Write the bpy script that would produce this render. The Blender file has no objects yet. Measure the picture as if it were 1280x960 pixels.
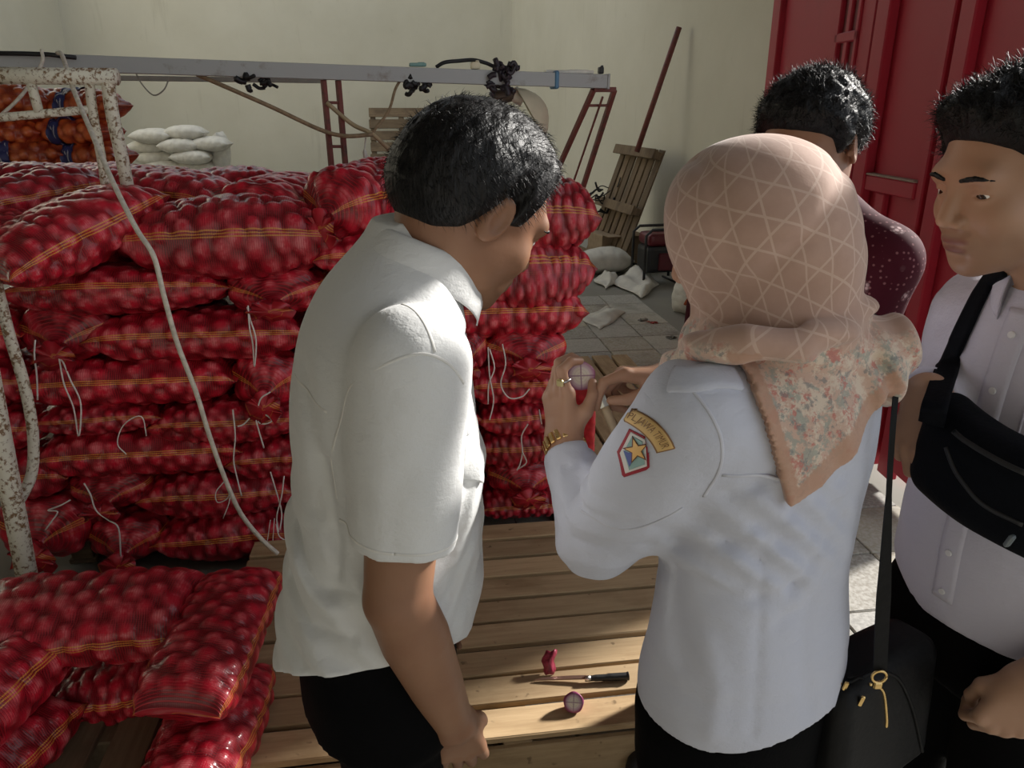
import bpy, bmesh, math, random
import numpy as np
from mathutils import Vector, Matrix
from mathutils.bvhtree import BVHTree

# ---------------------------------------------------------------- camera, world, sun, exposure
SC = bpy.context.scene
COL = SC.collection
CAM_H, PITCH, FPX = 1.62, math.radians(20.0), 950.0
cam_d = bpy.data.cameras.new('camera'); cam = bpy.data.objects.new('camera', cam_d); COL.objects.link(cam)
cam_d.sensor_fit = 'HORIZONTAL'; cam_d.sensor_width = 36.0; cam_d.lens = FPX / 1280 * 36
cam.location = (0, 0, CAM_H); cam.rotation_euler = (math.pi / 2 - PITCH, 0, 0)
cam_d.clip_start = 0.05
SC.camera = cam

world = bpy.data.worlds.new('sky'); SC.world = world; world.use_nodes = True
wn = world.node_tree
bg = wn.nodes['Background']
bg.inputs[0].default_value = (0.86, 0.92, 1.0, 1); bg.inputs[1].default_value = 0.62

SUN_FROM = Vector((1.0, 0.60, 0.56)).normalized()
sun_d = bpy.data.lights.new('sun', 'SUN'); sun = bpy.data.objects.new('sun', sun_d); COL.objects.link(sun)
sun_d.energy = 6.5; sun_d.angle = math.radians(5.0); sun_d.color = (1.0, 0.96, 0.90)
sun.rotation_euler = (-SUN_FROM).to_track_quat('-Z', 'Y').to_euler()
sun.location = (6, 2, 6)

SC.view_settings.view_transform = 'Standard'; SC.view_settings.look = 'None'
SC.view_settings.exposure = 0.52; SC.view_settings.gamma = 1.0
SC.view_settings.use_curve_mapping = False

# ---------------------------------------------------------------- where a place in the room lies
cP, sP = math.cos(PITCH), math.sin(PITCH)
def ray(x, y):
    u = (x - 640) / FPX; v = (480 - y) / FPX
    return Vector((u, cP + v * sP, -sP + v * cP))
ORG = Vector((0, 0, CAM_H))
def W(x, y, Y):
    d = ray(x, y); return ORG + d * (Y / d.y)
def WZ(x, y, z):
    d = ray(x, y); return ORG + d * ((z - CAM_H) / d.z)
def WPL(x, y, p0, n):
    d = ray(x, y); return ORG + d * ((Vector(p0) - ORG).dot(n) / d.dot(n))
def depth(p):
    r = Vector(p) - ORG; return r.y * cP - r.z * sP
def rpx(npx, p):
    return npx * depth(p) / FPX

# ---------------------------------------------------------------- object helpers
def tag(o, label=None, cat=None, group=None, kind=None):
    if label: o['label'] = label
    if cat: o['category'] = cat
    if group: o['group'] = group
    if kind: o['kind'] = kind
    return o
def link(name, mesh, parent=None, loc=None, rot=None, mat=None):
    o = bpy.data.objects.new(name, mesh); COL.objects.link(o)
    if parent: o.parent = parent
    if loc is not None: o.location = loc
    if rot is not None: o.rotation_euler = rot
    if mat is not None and mesh is not None and not mesh.materials: mesh.materials.append(mat)
    return o
def empty(name, loc=(0, 0, 0), rz=0.0):
    o = bpy.data.objects.new(name, None); COL.objects.link(o); o.location = loc; o.rotation_euler = (0, 0, rz)
    o.empty_display_size = 0.1
    return o
def pyd(name, v, f, mat=None, smooth=False):
    m = bpy.data.meshes.new(name)
    m.from_pydata([tuple(map(float, q)) for q in v], [], [tuple(map(int, q)) for q in f])
    if smooth: m.polygons.foreach_set('use_smooth', [True] * len(m.polygons))
    if mat: m.materials.append(mat)
    m.update(); return m
def npmesh(name, V, F, mat=None, smooth=True):
    V = np.asarray(V, np.float32); F = np.asarray(F, np.int32)
    m = bpy.data.meshes.new(name); k = F.shape[1]
    m.vertices.add(len(V)); m.vertices.foreach_set('co', V.ravel())
    m.loops.add(F.size); m.loops.foreach_set('vertex_index', F.ravel())
    m.polygons.add(len(F)); m.polygons.foreach_set('loop_start', np.arange(0, F.size, k, dtype=np.int32))
    m.update(calc_edges=True); m.validate()
    if smooth: m.polygons.foreach_set('use_smooth', np.ones(len(m.polygons), bool))
    if mat: m.materials.append(mat)
    m.update(); return m
def fattr(m, name, vals):
    a = m.attributes.new(name, 'FLOAT', 'POINT'); a.data.foreach_set('value', np.asarray(vals, np.float32))
def bm_mesh(name, bm, mat=None, smooth=False):
    m = bpy.data.meshes.new(name); bm.normal_update(); bm.to_mesh(m); bm.free()
    if smooth: m.polygons.foreach_set('use_smooth', [True] * len(m.polygons))
    if mat: m.materials.append(mat)
    return m
def bbox(bm, c, s, rot=None, bev=0.0, seg=1):
    r = bmesh.ops.create_cube(bm, size=1.0)
    vs = r['verts']
    bmesh.ops.scale(bm, vec=Vector(s), verts=vs)
    if bev > 0:
        es = list({e for v in vs for e in v.link_edges})
        rr = bmesh.ops.bevel(bm, geom=es, offset=bev, segments=seg, affect='EDGES', profile=0.6)
        vs = list({v for f in rr['faces'] for v in f.verts} | {v for v in vs if v.is_valid})
    if rot is not None: bmesh.ops.rotate(bm, cent=(0, 0, 0), matrix=rot, verts=vs)
    bmesh.ops.translate(bm, vec=Vector(c), verts=vs)
    return vs
def boxmesh(name, s, mat=None, bev=0.004, jit=0.0, seed=0):
    bm = bmesh.new(); bbox(bm, (0, 0, 0), s, bev=bev)
    if jit:
        rn = random.Random(seed)
        for v in bm.verts: v.co += Vector((rn.uniform(-jit, jit), rn.uniform(-jit, jit), rn.uniform(-jit, jit) * .5))
    return bm_mesh(name, bm, mat)
def tube_vf(pts, rad, n=8, closed=False):
    """a round tube along a polyline; rad a number or one per point"""
    pts = [Vector(p) for p in pts]; m = len(pts)
    if not hasattr(rad, '__len__'): rad = [rad] * m
    V, F = [], []
    t0 = (pts[1] - pts[0]).normalized()
    up = Vector((0, 0, 1)) if abs(t0.z) < .9 else Vector((1, 0, 0))
    a = t0.cross(up).normalized()
    for i, p in enumerate(pts):
        t = (pts[min(i + 1, m - 1)] - pts[max(i - 1, 0)]).normalized()
        a = (a - t * a.dot(t)).normalized(); b = t.cross(a)
        for j in range(n):
            q = 2 * math.pi * j / n
            V.append(p + (a * math.cos(q) + b * math.sin(q)) * rad[i])
    for i in range(m - 1):
        for j in range(n):
            F.append((i * n + j, i * n + (j + 1) % n, (i + 1) * n + (j + 1) % n, (i + 1) * n + j))
    F.append(tuple(reversed(range(n)))); F.append(tuple(range((m - 1) * n, m * n)))
    return V, F
def spline(pts, k=6):
    """Catmull-Rom through the points"""
    P = [Vector(p) for p in pts]
    if len(P) < 3: return P
    out = []
    for i in range(len(P) - 1):
        p0 = P[i - 1] if i else P[0] * 2 - P[1]; p1 = P[i]; p2 = P[i + 1]
        p3 = P[i + 2] if i + 2 < len(P) else P[-1] * 2 - P[-2]
        for j in range(k):
            t = j / k
            out.append(.5 * ((2 * p1) + (p2 - p0) * t + (2 * p0 - 5 * p1 + 4 * p2 - p3) * t * t + (3 * p1 - p0 - 3 * p2 + p3) * t ** 3))
    out.append(P[-1]); return out
def tube(name, pts, rad, mat, parent=None, n=8, smooth_path=True, k=6):
    p = spline(pts, k) if smooth_path else [Vector(q) for q in pts]
    V, F = tube_vf(p, rad, n)
    return link(name, pyd(name, V, F, mat, True), parent)
def bar_mesh(name, a, b, w, h, mat, bev=.002):
    """square bar from a to b"""
    a, b = Vector(a), Vector(b); d = b - a; L = d.length
    bm = bmesh.new(); bbox(bm, (0, 0, 0), (L, w, h), bev=bev)
    R = d.to_track_quat('X', 'Z').to_matrix().to_4x4()
    bm.transform(Matrix.Translation((a + b) / 2) @ R)
    return bm_mesh(name, bm, mat)
def joinvf(parts):
    V, F = [], []
    for v, f in parts:
        o = len(V); V += list(v); F += [tuple(i + o for i in q) for q in f]
    return V, F

# ---------------------------------------------------------------- material helper
class NT:
    def __init__(s, name):
        s.m = bpy.data.materials.new(name); s.m.use_nodes = True; s.t = s.m.node_tree
        s.b = s.t.nodes['Principled BSDF']
    def n(s, typ, ins=None, out=0, **kw):
        nd = s.t.nodes.new(typ)
        for k, v in kw.items(): setattr(nd, k, v)
        for k, v in (ins or {}).items(): s.put(nd.inputs[k], v)
        return nd.outputs[out]
    def put(s, sock, v):
        if isinstance(v, bpy.types.NodeSocket): s.t.links.new(v, sock)
        else:
            if hasattr(sock.default_value, '__len__') and hasattr(v, '__len__') and len(v) == 3 and len(sock.default_value) == 4: v = (*v, 1)
            sock.default_value = v
    def set(s, **kw):
        for k, v in kw.items(): s.put(s.b.inputs[k.replace('_', ' ')], v)
        return s
    def math(s, op, a, b=0.0, c=None):
        i = {0: a, 1: b}
        if c is not None: i[2] = c
        return s.n('ShaderNodeMath', i, operation=op)
    def mix(s, f, a, b, mode='MIX'):
        nd = s.t.nodes.new('ShaderNodeMix'); nd.data_type = 'RGBA'; nd.blend_type = mode
        s.put(nd.inputs[0], f); s.put(nd.inputs[6], a); s.put(nd.inputs[7], b); return nd.outputs[2]
    def ramp(s, f, stops, interp='LINEAR'):
        nd = s.t.nodes.new('ShaderNodeValToRGB'); cr = nd.color_ramp; cr.interpolation = interp
        while len(cr.elements) < len(stops): cr.elements.new(.5)
        for e, (p, c) in zip(cr.elements, stops):
            e.position = p; e.color = (*c, 1) if hasattr(c, '__len__') else (c, c, c, 1)
        s.put(nd.inputs[0], f); return nd.outputs[0]
    def obj(s): return s.n('ShaderNodeTexCoord', out=3)
    def uv(s): return s.n('ShaderNodeTexCoord', out=2)
    def attr(s, name): return s.n('ShaderNodeAttribute', out=2, attribute_name=name)
    def noise(s, vec, scale, detail=3.0, rough=.5, out=0):
        return s.n('ShaderNodeTexNoise', {'Vector': vec, 'Scale': scale, 'Detail': detail, 'Roughness': rough}, out=out)
    def scale(s, vec, sc, loc=(0, 0, 0)):
        return s.n('ShaderNodeMapping', {0: vec, 'Scale': sc, 'Location': loc})
    def sep(s, vec):
        nd = s.t.nodes.new('ShaderNodeSeparateXYZ'); s.put(nd.inputs[0], vec); return nd.outputs
    def bump(s, h, strength=.3, dist=.01):
        s.put(s.b.inputs['Normal'], s.n('ShaderNodeBump', {'Height': h, 'Strength': strength, 'Distance': dist})); return s
    def rnd(s): return s.n('ShaderNodeObjectInfo', out=5)

def plain(name, col, rough=.5, metal=0.0, spec=.5, var=.12, sc=20.0, bump=0.0):
    t = NT(name); o = t.obj(); nz = t.noise(o, sc, 4)
    c0 = tuple(x * (1 - var) for x in col); c1 = tuple(min(1, x * (1 + var)) for x in col)
    t.set(Base_Color=t.ramp(nz, [(.3, c0), (.7, c1)]), Roughness=rough, Metallic=metal, Specular_IOR_Level=spec)
    if bump: t.bump(nz, bump, .004)
    return t.m

M = {}
# plaster
def plaster(name, a, b, c):
    t = NT(name); o = t.obj()
    n1 = t.noise(o, .6, 6, .6); n2 = t.noise(o, 5.0, 6, .65); n3 = t.noise(t.scale(o, (3, 3, .35)), 1.4, 5, .6)
    col = t.mix(t.ramp(n1, [(.35, 0), (.7, 1)]), a, b)
    col = t.mix(t.ramp(n3, [(.62, 0), (.8, .55)]), col, c)
    col = t.mix(t.ramp(n2, [(.66, 0), (.78, .35)]), col, c)
    t.set(Base_Color=col, Roughness=.85, Specular_IOR_Level=.2).bump(n2, .25, .01)
    return t.m
M['wall'] = plaster('cream_plaster', (.60, .57, .46), (.68, .65, .54), (.42, .39, .30))
M['concrete'] = plaster('floor_concrete', (.24, .23, .20), (.30, .29, .26), (.14, .13, .11))
def wood(name, a, b, c, rough=.75):
    t = NT(name); o = t.obj(); r = t.rnd()
    off = t.n('ShaderNodeCombineXYZ', {0: t.math('MULTIPLY', r, 37.0), 1: t.math('MULTIPLY', r, 11.0), 2: r})
    v = t.n('ShaderNodeVectorMath', {0: o, 1: off}, operation='ADD')
    grain = t.noise(t.scale(v, (1.6, 22, 22)), 2.2, 6, .65)
    blot = t.noise(t.scale(v, (2.2, 5, 5)), 1.5, 5, .6)
    col = t.mix(t.ramp(grain, [(.32, 0), (.7, 1)]), a, b)
    col = t.mix(t.ramp(blot, [(.5, 0), (.72, .75)]), col, c)
    col = t.mix(t.ramp(t.noise(v, 26, 2), [(.70, 0), (.76, .6)]), col, tuple(x * .35 for x in c))
    hsv = t.n('ShaderNodeHueSaturation', {'Value': t.math('MULTIPLY_ADD', r, .4, .8), 'Color': col})
    t.set(Base_Color=hsv, Roughness=rough, Specular_IOR_Level=.25).bump(grain, .3, .003)
    return t.m
M['wood'] = wood('pallet_wood', (.40, .275, .15), (.54, .39, .225), (.25, .155, .075))
M['wood_dark'] = wood('old_pallet_wood', (.15, .105, .065), (.22, .16, .10), (.07, .05, .035))
def rust(name, paint, rst, lo, hi, sc=38, rough=.55):
    t = NT(name); o = t.obj()
    n = t.noise(o, sc, 5, .7); n2 = t.noise(o, sc * .25, 3)
    f = t.ramp(t.math('ADD', t.math('MULTIPLY', n, .7), t.math('MULTIPLY', n2, .3)), [(lo, 0), (hi, 1)])
    t.set(Base_Color=t.mix(f, paint, rst), Roughness=rough, Specular_IOR_Level=.35).bump(n, .3, .003)
    return t.m
M['white_pipe'] = rust('chipped_white_paint', (.78, .74, .62), (.24, .14, .07), .50, .58, 75)
M['steel'] = rust('grey_steel', (.42, .43, .43), (.28, .25, .22), .56, .7, 14, .45)
M['red_oxide'] = rust('red_oxide_steel', (.19, .055, .045), (.09, .045, .035), .5, .65, 25)
M['door'] = rust('red_door_paint', (.42, .026, .05), (.31, .022, .04), .55, .78, 4, .42)
M['door_dark'] = plain('door_slot_dark', (.16, .012, .02), .5)
M['rope'] = plain('white_rope', (.72, .67, .58), .8, var=.2, sc=60)
M['rope_brown'] = plain('brown_rope', (.28, .20, .12), .85, var=.25, sc=60)
M['string'] = plain('white_string', (.82, .76, .72), .7, var=.1, sc=80)
M['black'] = plain('black_rubber', (.012, .012, .013), .5)
M['black_cloth'] = plain('black_fabric', (.0016, .0016, .002), .85, spec=.08, var=.3, sc=200, bump=.2)
M['paper'] = plain('white_woven_plastic', (.62, .60, .54), .6, var=.12, sc=12, bump=.3)
M['blue'] = plain('blue_plastic', (.09, .22, .36), .5)

# red net sack: shallots seen through the net
def net_sack(name, gap, onion, skin_highlight, net, stripe, rough=.38):
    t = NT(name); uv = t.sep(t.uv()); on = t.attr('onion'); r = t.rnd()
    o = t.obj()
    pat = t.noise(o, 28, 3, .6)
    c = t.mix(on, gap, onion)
    c = t.mix(t.math('MULTIPLY', t.ramp(pat, [(.46, 0), (.62, 1)]), t.math('MULTIPLY', t.math('POWER', on, 2.0), .85)), c, skin_highlight)  # pale skin patches that also paint pink highlights onto the onion centres
    P = 2 * math.pi / .0058
    su = t.math('ABSOLUTE', t.math('SINE', t.math('MULTIPLY', uv[0], P / 2)))
    sv = t.math('ABSOLUTE', t.math('SINE', t.math('MULTIPLY', uv[1], P / 2)))
    mesh = t.math('MINIMUM', su, t.math('MULTIPLY_ADD', sv, .6, .4))
    nm = t.ramp(mesh, [(.25, 1), (.6, 0)])
    c = t.mix(t.math('MULTIPLY', nm, .6), c, net)
    # three yellow threads on either side
    fv = t.attr('vv')
    msk = None
    for v0 in (.045, .455):
        d = t.math('ABSOLUTE', t.math('SUBTRACT', fv, v0))
        band = t.math('LESS_THAN', d, .017)
        ln = t.math('GREATER_THAN', t.math('COSINE', t.math('MULTIPLY', d, 2 * math.pi / .0125)), .1)
        b = t.math('MULTIPLY', band, ln)
        msk = b if msk is None else t.math('MAXIMUM', msk, b)
    c = t.mix(t.math('MULTIPLY', msk, .75), c, stripe)
    hsv = t.n('ShaderNodeHueSaturation', {'Value': t.math('MULTIPLY_ADD', r, .35, .85), 'Color': c})
    t.set(Base_Color=hsv, Roughness=t.math('MULTIPLY_ADD', nm, .25, rough - .08), Specular_IOR_Level=.5, Coat_Weight=.4, Coat_Roughness=.16)
    t.bump(t.math('MULTIPLY_ADD', nm, .5, t.math('MULTIPLY', pat, .5)), .5, .004)
    return t.m
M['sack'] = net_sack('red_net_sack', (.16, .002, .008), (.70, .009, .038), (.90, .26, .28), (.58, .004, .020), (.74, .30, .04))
M['sack_hot'] = net_sack('bright_red_net', (.45, .01, .02), (.68, .03, .05), (.72, .06, .07), (.66, .02, .03), (.75, .22, .03))
M['sack_orange'] = net_sack('orange_net_sack', (.26, .022, .006), (.74, .15, .03), (.80, .30, .09), (.60, .07, .014), (.55, .12, .03))
# ---------------------------------------------------------------- the room
ROT = math.radians(8.0)
E8 = Vector((math.cos(ROT), math.sin(ROT), 0)); N8 = Vector((-math.sin(ROT), math.cos(ROT), 0))
def slab(name, a, b, h, thick, mat, z0=0.0):
    """wall standing on the line a-b, thick to its far side"""
    a = Vector((*a, 0)); b = Vector((*b, 0)); d = (b - a).normalized(); n = Vector((-d.y, d.x, 0)) * thick
    V = [a, b, b + n, a + n]; V = [v + Vector((0, 0, z0)) for v in V] + [v + Vector((0, 0, h)) for v in V]
    F = [(3, 2, 1, 0), (4, 5, 6, 7), (0, 1, 5, 4), (1, 2, 6, 5), (2, 3, 7, 6), (3, 0, 4, 7)]
    return tag(link(name, pyd(name, V, F, mat)), kind='structure')
CORNER = Vector((0, 16, 0)); HINGE = Vector((1.68, 5.25, 0))
wl = CORNER - E8 * 13
slab('wall_back', (wl.x, wl.y), (CORNER.x, CORNER.y), 6.0, .2, M['wall'])
slab('wall_right', (CORNER.x, CORNER.y), (2.62, 4.1), 6.0, .2, M['wall'])
slab('shade_roof', (2.3, -4.0), (2.3, 8.0), 5.2, 11.0, plain('shade_roof_dark', (.22, .21, .19), .8), 5.0)  # unseen roof added to shade the near part, open at the far end
slab('sky_blocker', (-10.0, -3.2), (2.3, -3.2), 5.0, -.2, plain('sky_blocker_grey', (.34, .33, .29), .85, sc=2))  # unseen slab added behind the camera to block sky fill, kept dark
slab('wall_left', (-8.0, -3.4), (-8.0, 15.2), 6.0, .2, M['wall'])
slab('baseboard_back', (wl.x + .02, wl.y - .025), (CORNER.x, CORNER.y - .025), .22, .02, plain('grey_skirting', (.24, .23, .20), .7, sc=3))
fl = link('floor', pyd('floor', [(-14, -4, -.012), (9, -4, -.012), (9, 17, -.012), (-14, 17, -.012), (-14, -4, -.3), (9, -4, -.3), (9, 17, -.3), (-14, 17, -.3)],
     [(0, 1, 2, 3), (7, 6, 5, 4), (0, 4, 5, 1), (1, 5, 6, 2), (2, 6, 7, 3), (3, 7, 4, 0)], M['concrete']))
tag(fl, kind='structure')
# stone tiles laid in the part of the floor that shows
def stone(name):
    t = NT(name); o = t.obj(); r = t.rnd()
    off = t.n('ShaderNodeCombineXYZ', {0: t.math('MULTIPLY', r, 19.0), 1: t.math('MULTIPLY', r, 7.0), 2: r})
    v = t.n('ShaderNodeVectorMath', {0: o, 1: off}, operation='ADD')
    sp = t.noise(v, 60, 3, .7); bl = t.noise(v, 3, 5, .6)
    c = t.ramp(r, [(0, (.30, .29, .27)), (.45, (.42, .40, .35)), (.7, (.40, .35, .26)), (1, (.25, .24, .22))])
    c = t.mix(t.ramp(sp, [(.4, 0), (.62, .6)]), c, (.55, .53, .49))
    c = t.mix(t.ramp(bl, [(.5, 0), (.7, .6)]), c, (.16, .145, .12))
    t.set(Base_Color=c, Roughness=.7, Specular_IOR_Level=.3).bump(sp, .3, .003)
    return t.m
M['stone'] = stone('stone_tile')
tms = [boxmesh('tile', (.325, .325, .02), M['stone'], bev=.004, jit=.0025, seed=i) for i in range(4)]
rn = random.Random(4)
for i in range(6):
    for j in range(19):
        p = Vector((.12, .85, 0)) + E8 * (.332 * i) + N8 * (.332 * j)
        if p.x > 1.64 or p.y > 6.8: continue
        o = link('tile', tms[rn.randrange(4)], fl, (p.x, p.y, -.008 + rn.uniform(-.0012, .0012)), (0, 0, ROT + math.pi / 2 * rn.randrange(4)))

# ---------------------------------------------------------------- the red gate leaf
dend = Vector((1.78, 2.72, 0)); dd = (dend - HINGE); DL = dd.length; dd.normalize()
door = empty('door_1', HINGE + Vector((-.02, 0, .03)), math.atan2(dd.y, dd.x)); tag(door, kind='structure')
DH = 3.9
def dpart(name, x0, x1, z0, z1, y0, y1, mat=None, bev=.006):
    bm = bmesh.new(); bbox(bm, ((x0 + x1) / 2, (y0 + y1) / 2, (z0 + z1) / 2), (x1 - x0, y1 - y0, z1 - z0), bev=bev)
    return link(name, bm_mesh(name, bm, mat or M['door']), door)
# local +x toward the camera, local -y faces into the room (to the left)
dpart('panel', .05, .93, .05, DH, .0, .02); dpart('panel', 1.13, DL, .05, DH, .0, .02)
dpart('panel', .93, 1.13, .05, 1.72, .0, .02)
dpart('slot_back', .93, 1.13, 1.72, DH, .012, .02, M['door_dark'])
dpart('stile', .0, .13, 0, DH, -.035, .03)
dpart('stile', 1.30, 1.36, 0, DH, -.035, .0); dpart('stile', 1.40, 1.52, 0, DH, -.05, .0)
dpart('stile', 1.95, 2.0, 0, DH, -.03, .0); dpart('stile', 2.06, 2.16, 0, DH, -.045, .0)
dpart('stile', DL - .1, DL, 0, DH, -.04, .03)
dpart('slot_bar', 1.0, 1.045, 1.72, DH, -.005, .02); dpart('slot_rail', .9, 1.16, 1.90, 1.95, -.012, .02); dpart('slot_rail', .9, 1.16, 1.68, 1.74, -.012, .02)
dpart('slot_edge', .90, .935, 1.7, DH, -.012, .02); dpart('slot_edge', 1.125, 1.16, 1.7, DH, -.012, .02)
for a, b in ((.13, 1.30), (1.52, 1.95), (2.16, DL - .1)):
    dpart('rail', a, b, 1.22, 1.29, -.04, .0)
    dpart('ledge', a, b, 1.29, 1.30, -.045, -.002, plain('dusty_ledge', (.34, .26, .22), .9))
    dpart('rail', a, b, .05, .15, -.04, .0); dpart('rail', a, b, 3.0, 3.08, -.04, .0)
dpart('brace', 1.62, 1.70, .15, 1.22, -.03, .0)

# ---------------------------------------------------------------- pallets
def slat_meshes(L, w, th, mat, k=3):
    out = []
    for s in range(k):
        bm = bmesh.new(); vs = bbox(bm, (0, 0, 0), (L, w, th), bev=.003)
        rr = random.Random(s * 7 + int(L * 100))
        for v in bm.verts:
            v.co.y += .004 * math.sin(v.co.x * 4 + s) + rr.uniform(-.0012, .0012); v.co.x += rr.uniform(-.006, .006)
        out.append(bm_mesh('slat', bm, mat))
    return out
def pallet(label, origin, rz, L, n, w, gap, mat, h=.14, th=.02, matrix=None, group=None, skip=(), name='pallet', fascia=False):
    """slats run along local x from 0 to L and are laid out along local y"""
    root = empty(name, origin, rz)
    if matrix is not None: root.matrix_world = matrix
    tag(root, label, 'pallet', group)
    sm = slat_meshes(L, w, th, mat); rr = random.Random(len(label))
    D = n * (w + gap) - gap
    for i in range(n):
        if i in skip: continue
        link('slat', sm[i % 3], root, (L / 2 + rr.uniform(-.008, .008), w / 2 + i * (w + gap), h - th / 2 + rr.uniform(-.0015, .0015)), (rr.choice((0, math.pi)), 0, rr.uniform(-.006, .006)))
    st = boxmesh('stringer', (.075, D, h - 2 * th), mat)
    bt = boxmesh('bottom_board', (.10, D, th), mat)
    for x in (.06, L / 2, L - .06):
        link('stringer', st, root, (x, D / 2, h / 2)); link('bottom_board', bt, root, (x, D / 2, th / 2))
    if fascia: link('fascia_board', boxmesh('fascia_board', (L - .02, .02, h - th - .012), mat), root, (L / 2, -.004, (h - th) / 2))
    return root
PH = .14
# the light wooden pallet between the two people: slats along E8
f0 = WZ(672, 917, PH)
pallet('pale wooden slatted pallet lying between the two people in front', (f0 + E8 * (-.86) - Vector((0, 0, PH))), ROT, 1.62, 9, .099, .0165, M['wood'], fascia=True)
p3 = Vector((-1.02, .95, 0))
pallet('dark wooden pallet under the loose red sacks in the corner', (-.82, .92, 0), ROT + math.pi / 2, 1.25, 8, .10, .035, M['wood_dark'])
pallet('sunlit wooden pallet on the floor behind the hands', (1.00, 2.74, 0), ROT + math.pi / 2, 1.9, 6, .105, .02, M['wood'])
sp = Vector((-.02, 2.66, 0))
for k, t in enumerate(('wooden pallet carrying the far end of the red sack stack', 'wooden pallet carrying the near end of the red sack stack')):
    q = sp - E8 * (1.0 * (k + 1) - .33) + N8 * .03
    pallet(t, q, ROT, .98, 8, .10, .03, M['wood_dark'])

# ---------------------------------------------------------------- sacks
SL, SW, SH = .58, .27, .155
def sack_mesh(name, seed, mat, ends=('flat', 'flat'), bump=.010, on_r=.030, rel=1.0):
    rs = np.random.RandomState(seed); nu, nv = 84, 60
    u = np.linspace(-1, 1, nu)
    u = np.sign(u) * (np.abs(u) ** .85)
    th = np.linspace(0, 2 * np.pi, nv, endpoint=False)
    au = np.abs(u)
    hf = np.clip(1 - au ** 3.6, 0, 1) ** .52; wf = .80 + .20 * (1 - au ** 2.6)
    hf = np.maximum(hf, .05)
    ln = u * SL / 2
    for side, kind in ((-1, ends[0]), (1, ends[1])):
        m = (u * side) > 0
        if kind == 'tied':
            q = np.clip((au - .62) / .26, 0, 1); s = .5 - .5 * np.cos(q * np.pi)
            fl = np.clip((au - .9) / .1, 0, 1)
            wf = np.where(m, (1 - s) * wf + s * (.14 + .30 * fl), wf)
            hf = np.where(m, (1 - s) * np.maximum(hf, .75 * (au < .8) + .2) + s * (.20 + .25 * fl), hf)
    U, T = np.meshgrid(u, th, indexing='ij')
    HF = np.repeat(hf[:, None], nv, 1); WF = np.repeat(wf[:, None], nv, 1)
    n = 2.5
    c, s = np.cos(T), np.sin(T)
    rad = (np.abs(c) ** n + np.abs(s) ** n) ** (-1 / n)
    x = np.repeat(ln[:, None], nv, 1); y = rad * c * SW / 2 * WF; z = rad * s * SH / 2 * HF
    # sag and unevenness
    p1, p2, p3, p4 = rs.rand(4) * 6.28
    z *= 1 + .09 * np.sin(x * 9 + p1) + .05 * np.sin(y * 17 + p2)
    y *= 1 + .05 * np.sin(x * 11 + p3)
    x = x * (1 + .03 * np.sin(y * 15 + p4)) + np.sign(U) * .02 * (np.abs(U) ** 6) * (np.abs(c) ** 3)
    # frilled edge of a tied mouth
    for side, kind in ((-1, ends[0]), (1, ends[1])):
        if kind == 'tied':
            m = ((U * side) > .9)
            y += m * .006 * np.sin(T * 7 + p1); z += m * .006 * np.cos(T * 6 + p2); x += m * .008 * np.sin(T * 9 + p3)
            z -= ((U * side) > .6) * ((np.abs(U) - .6) / .4) ** 2 * .045
    V = np.stack([x, y, z], -1).reshape(-1, 3)
    # onions packed under the net
    P = V.reshape(nu, nv, 3)
    du = np.gradient(P, axis=0); dv = np.roll(P, -1, 1) - np.roll(P, 1, 1)
    N = np.cross(dv, du); N /= np.linalg.norm(N, axis=2, keepdims=True) + 1e-9
    N = N.reshape(-1, 3)
    if (N * V).sum(1).mean() < 0: N = -N
    order = rs.permutation(len(V)); cs = []
    inner = (np.abs(U) < .93).ravel()
    for i in order:
        if not inner[i]: continue
        if all(((V[i] - q) ** 2).sum() > (on_r * 1.42) ** 2 for q in cs): cs.append(V[i])
    cs = np.array(cs); rr = on_r * (.75 + .4 * rs.rand(len(cs)))
    d = np.sqrt(((V[:, None] - cs[None]) ** 2).sum(2)) / rr[None]
    on = np.clip(1 - d.min(1) ** 2, 0, 1)
    amp = np.clip(HF.ravel() * 1.6, 0, 1)
    V = V + N * ((np.sqrt(on) - .35) * bump * amp)[:, None]
    F = []
    for i in range(nu - 1):
        for j in range(nv):
            F.append((i * nv + j, (i + 1) * nv + j, (i + 1) * nv + (j + 1) % nv, i * nv + (j + 1) % nv))
    a = len(V); V = np.vstack([V, V[:nv].mean(0), V[(nu - 1) * nv:].mean(0)])
    b = a + 1; L0 = (nu - 1) * nv
    tri = [(j, (j + 1) % nv, a, a) for j in range(nv)]
    T3 = [(j, (j + 1) % nv, a) for j in range(nv)] + [(L0 + (j + 1) % nv, L0 + j, b) for j in range(nv)]
    m = bpy.data.meshes.new(name); m.from_pydata(V.tolist(), [], F + T3)
    m.polygons.foreach_set('use_smooth', [True] * len(m.polygons))
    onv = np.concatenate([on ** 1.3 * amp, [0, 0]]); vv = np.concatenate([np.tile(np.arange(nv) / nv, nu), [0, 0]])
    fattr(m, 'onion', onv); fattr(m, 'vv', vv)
    uvl = m.uv_layers.new(name='UVMap')
    uu = np.concatenate([U.ravel() * SL / 2, [-SL / 2, SL / 2]]); ww = np.concatenate([np.tile(np.arange(nv) / nv * .76, nu), [0, 0]])
    li = np.empty(len(m.loops), np.int32); m.loops.foreach_get('vertex_index', li)
    w = ww[li]; lt = np.empty(len(m.polygons), np.int32); m.polygons.foreach_get('loop_start', lt)
    tot = np.empty(len(m.polygons), np.int32); m.polygons.foreach_get('loop_total', tot)
    pid = np.repeat(np.arange(len(tot)), tot); mx = np.zeros(len(tot)); np.maximum.at(mx, pid, w)
    w = np.where((w < .01) & (mx[pid] > .5), .76, w)
    uvl.data.foreach_set('uv', np.stack([uu[li], w], 1).ravel())
    m.materials.append(mat); m.update(); return m
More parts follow.
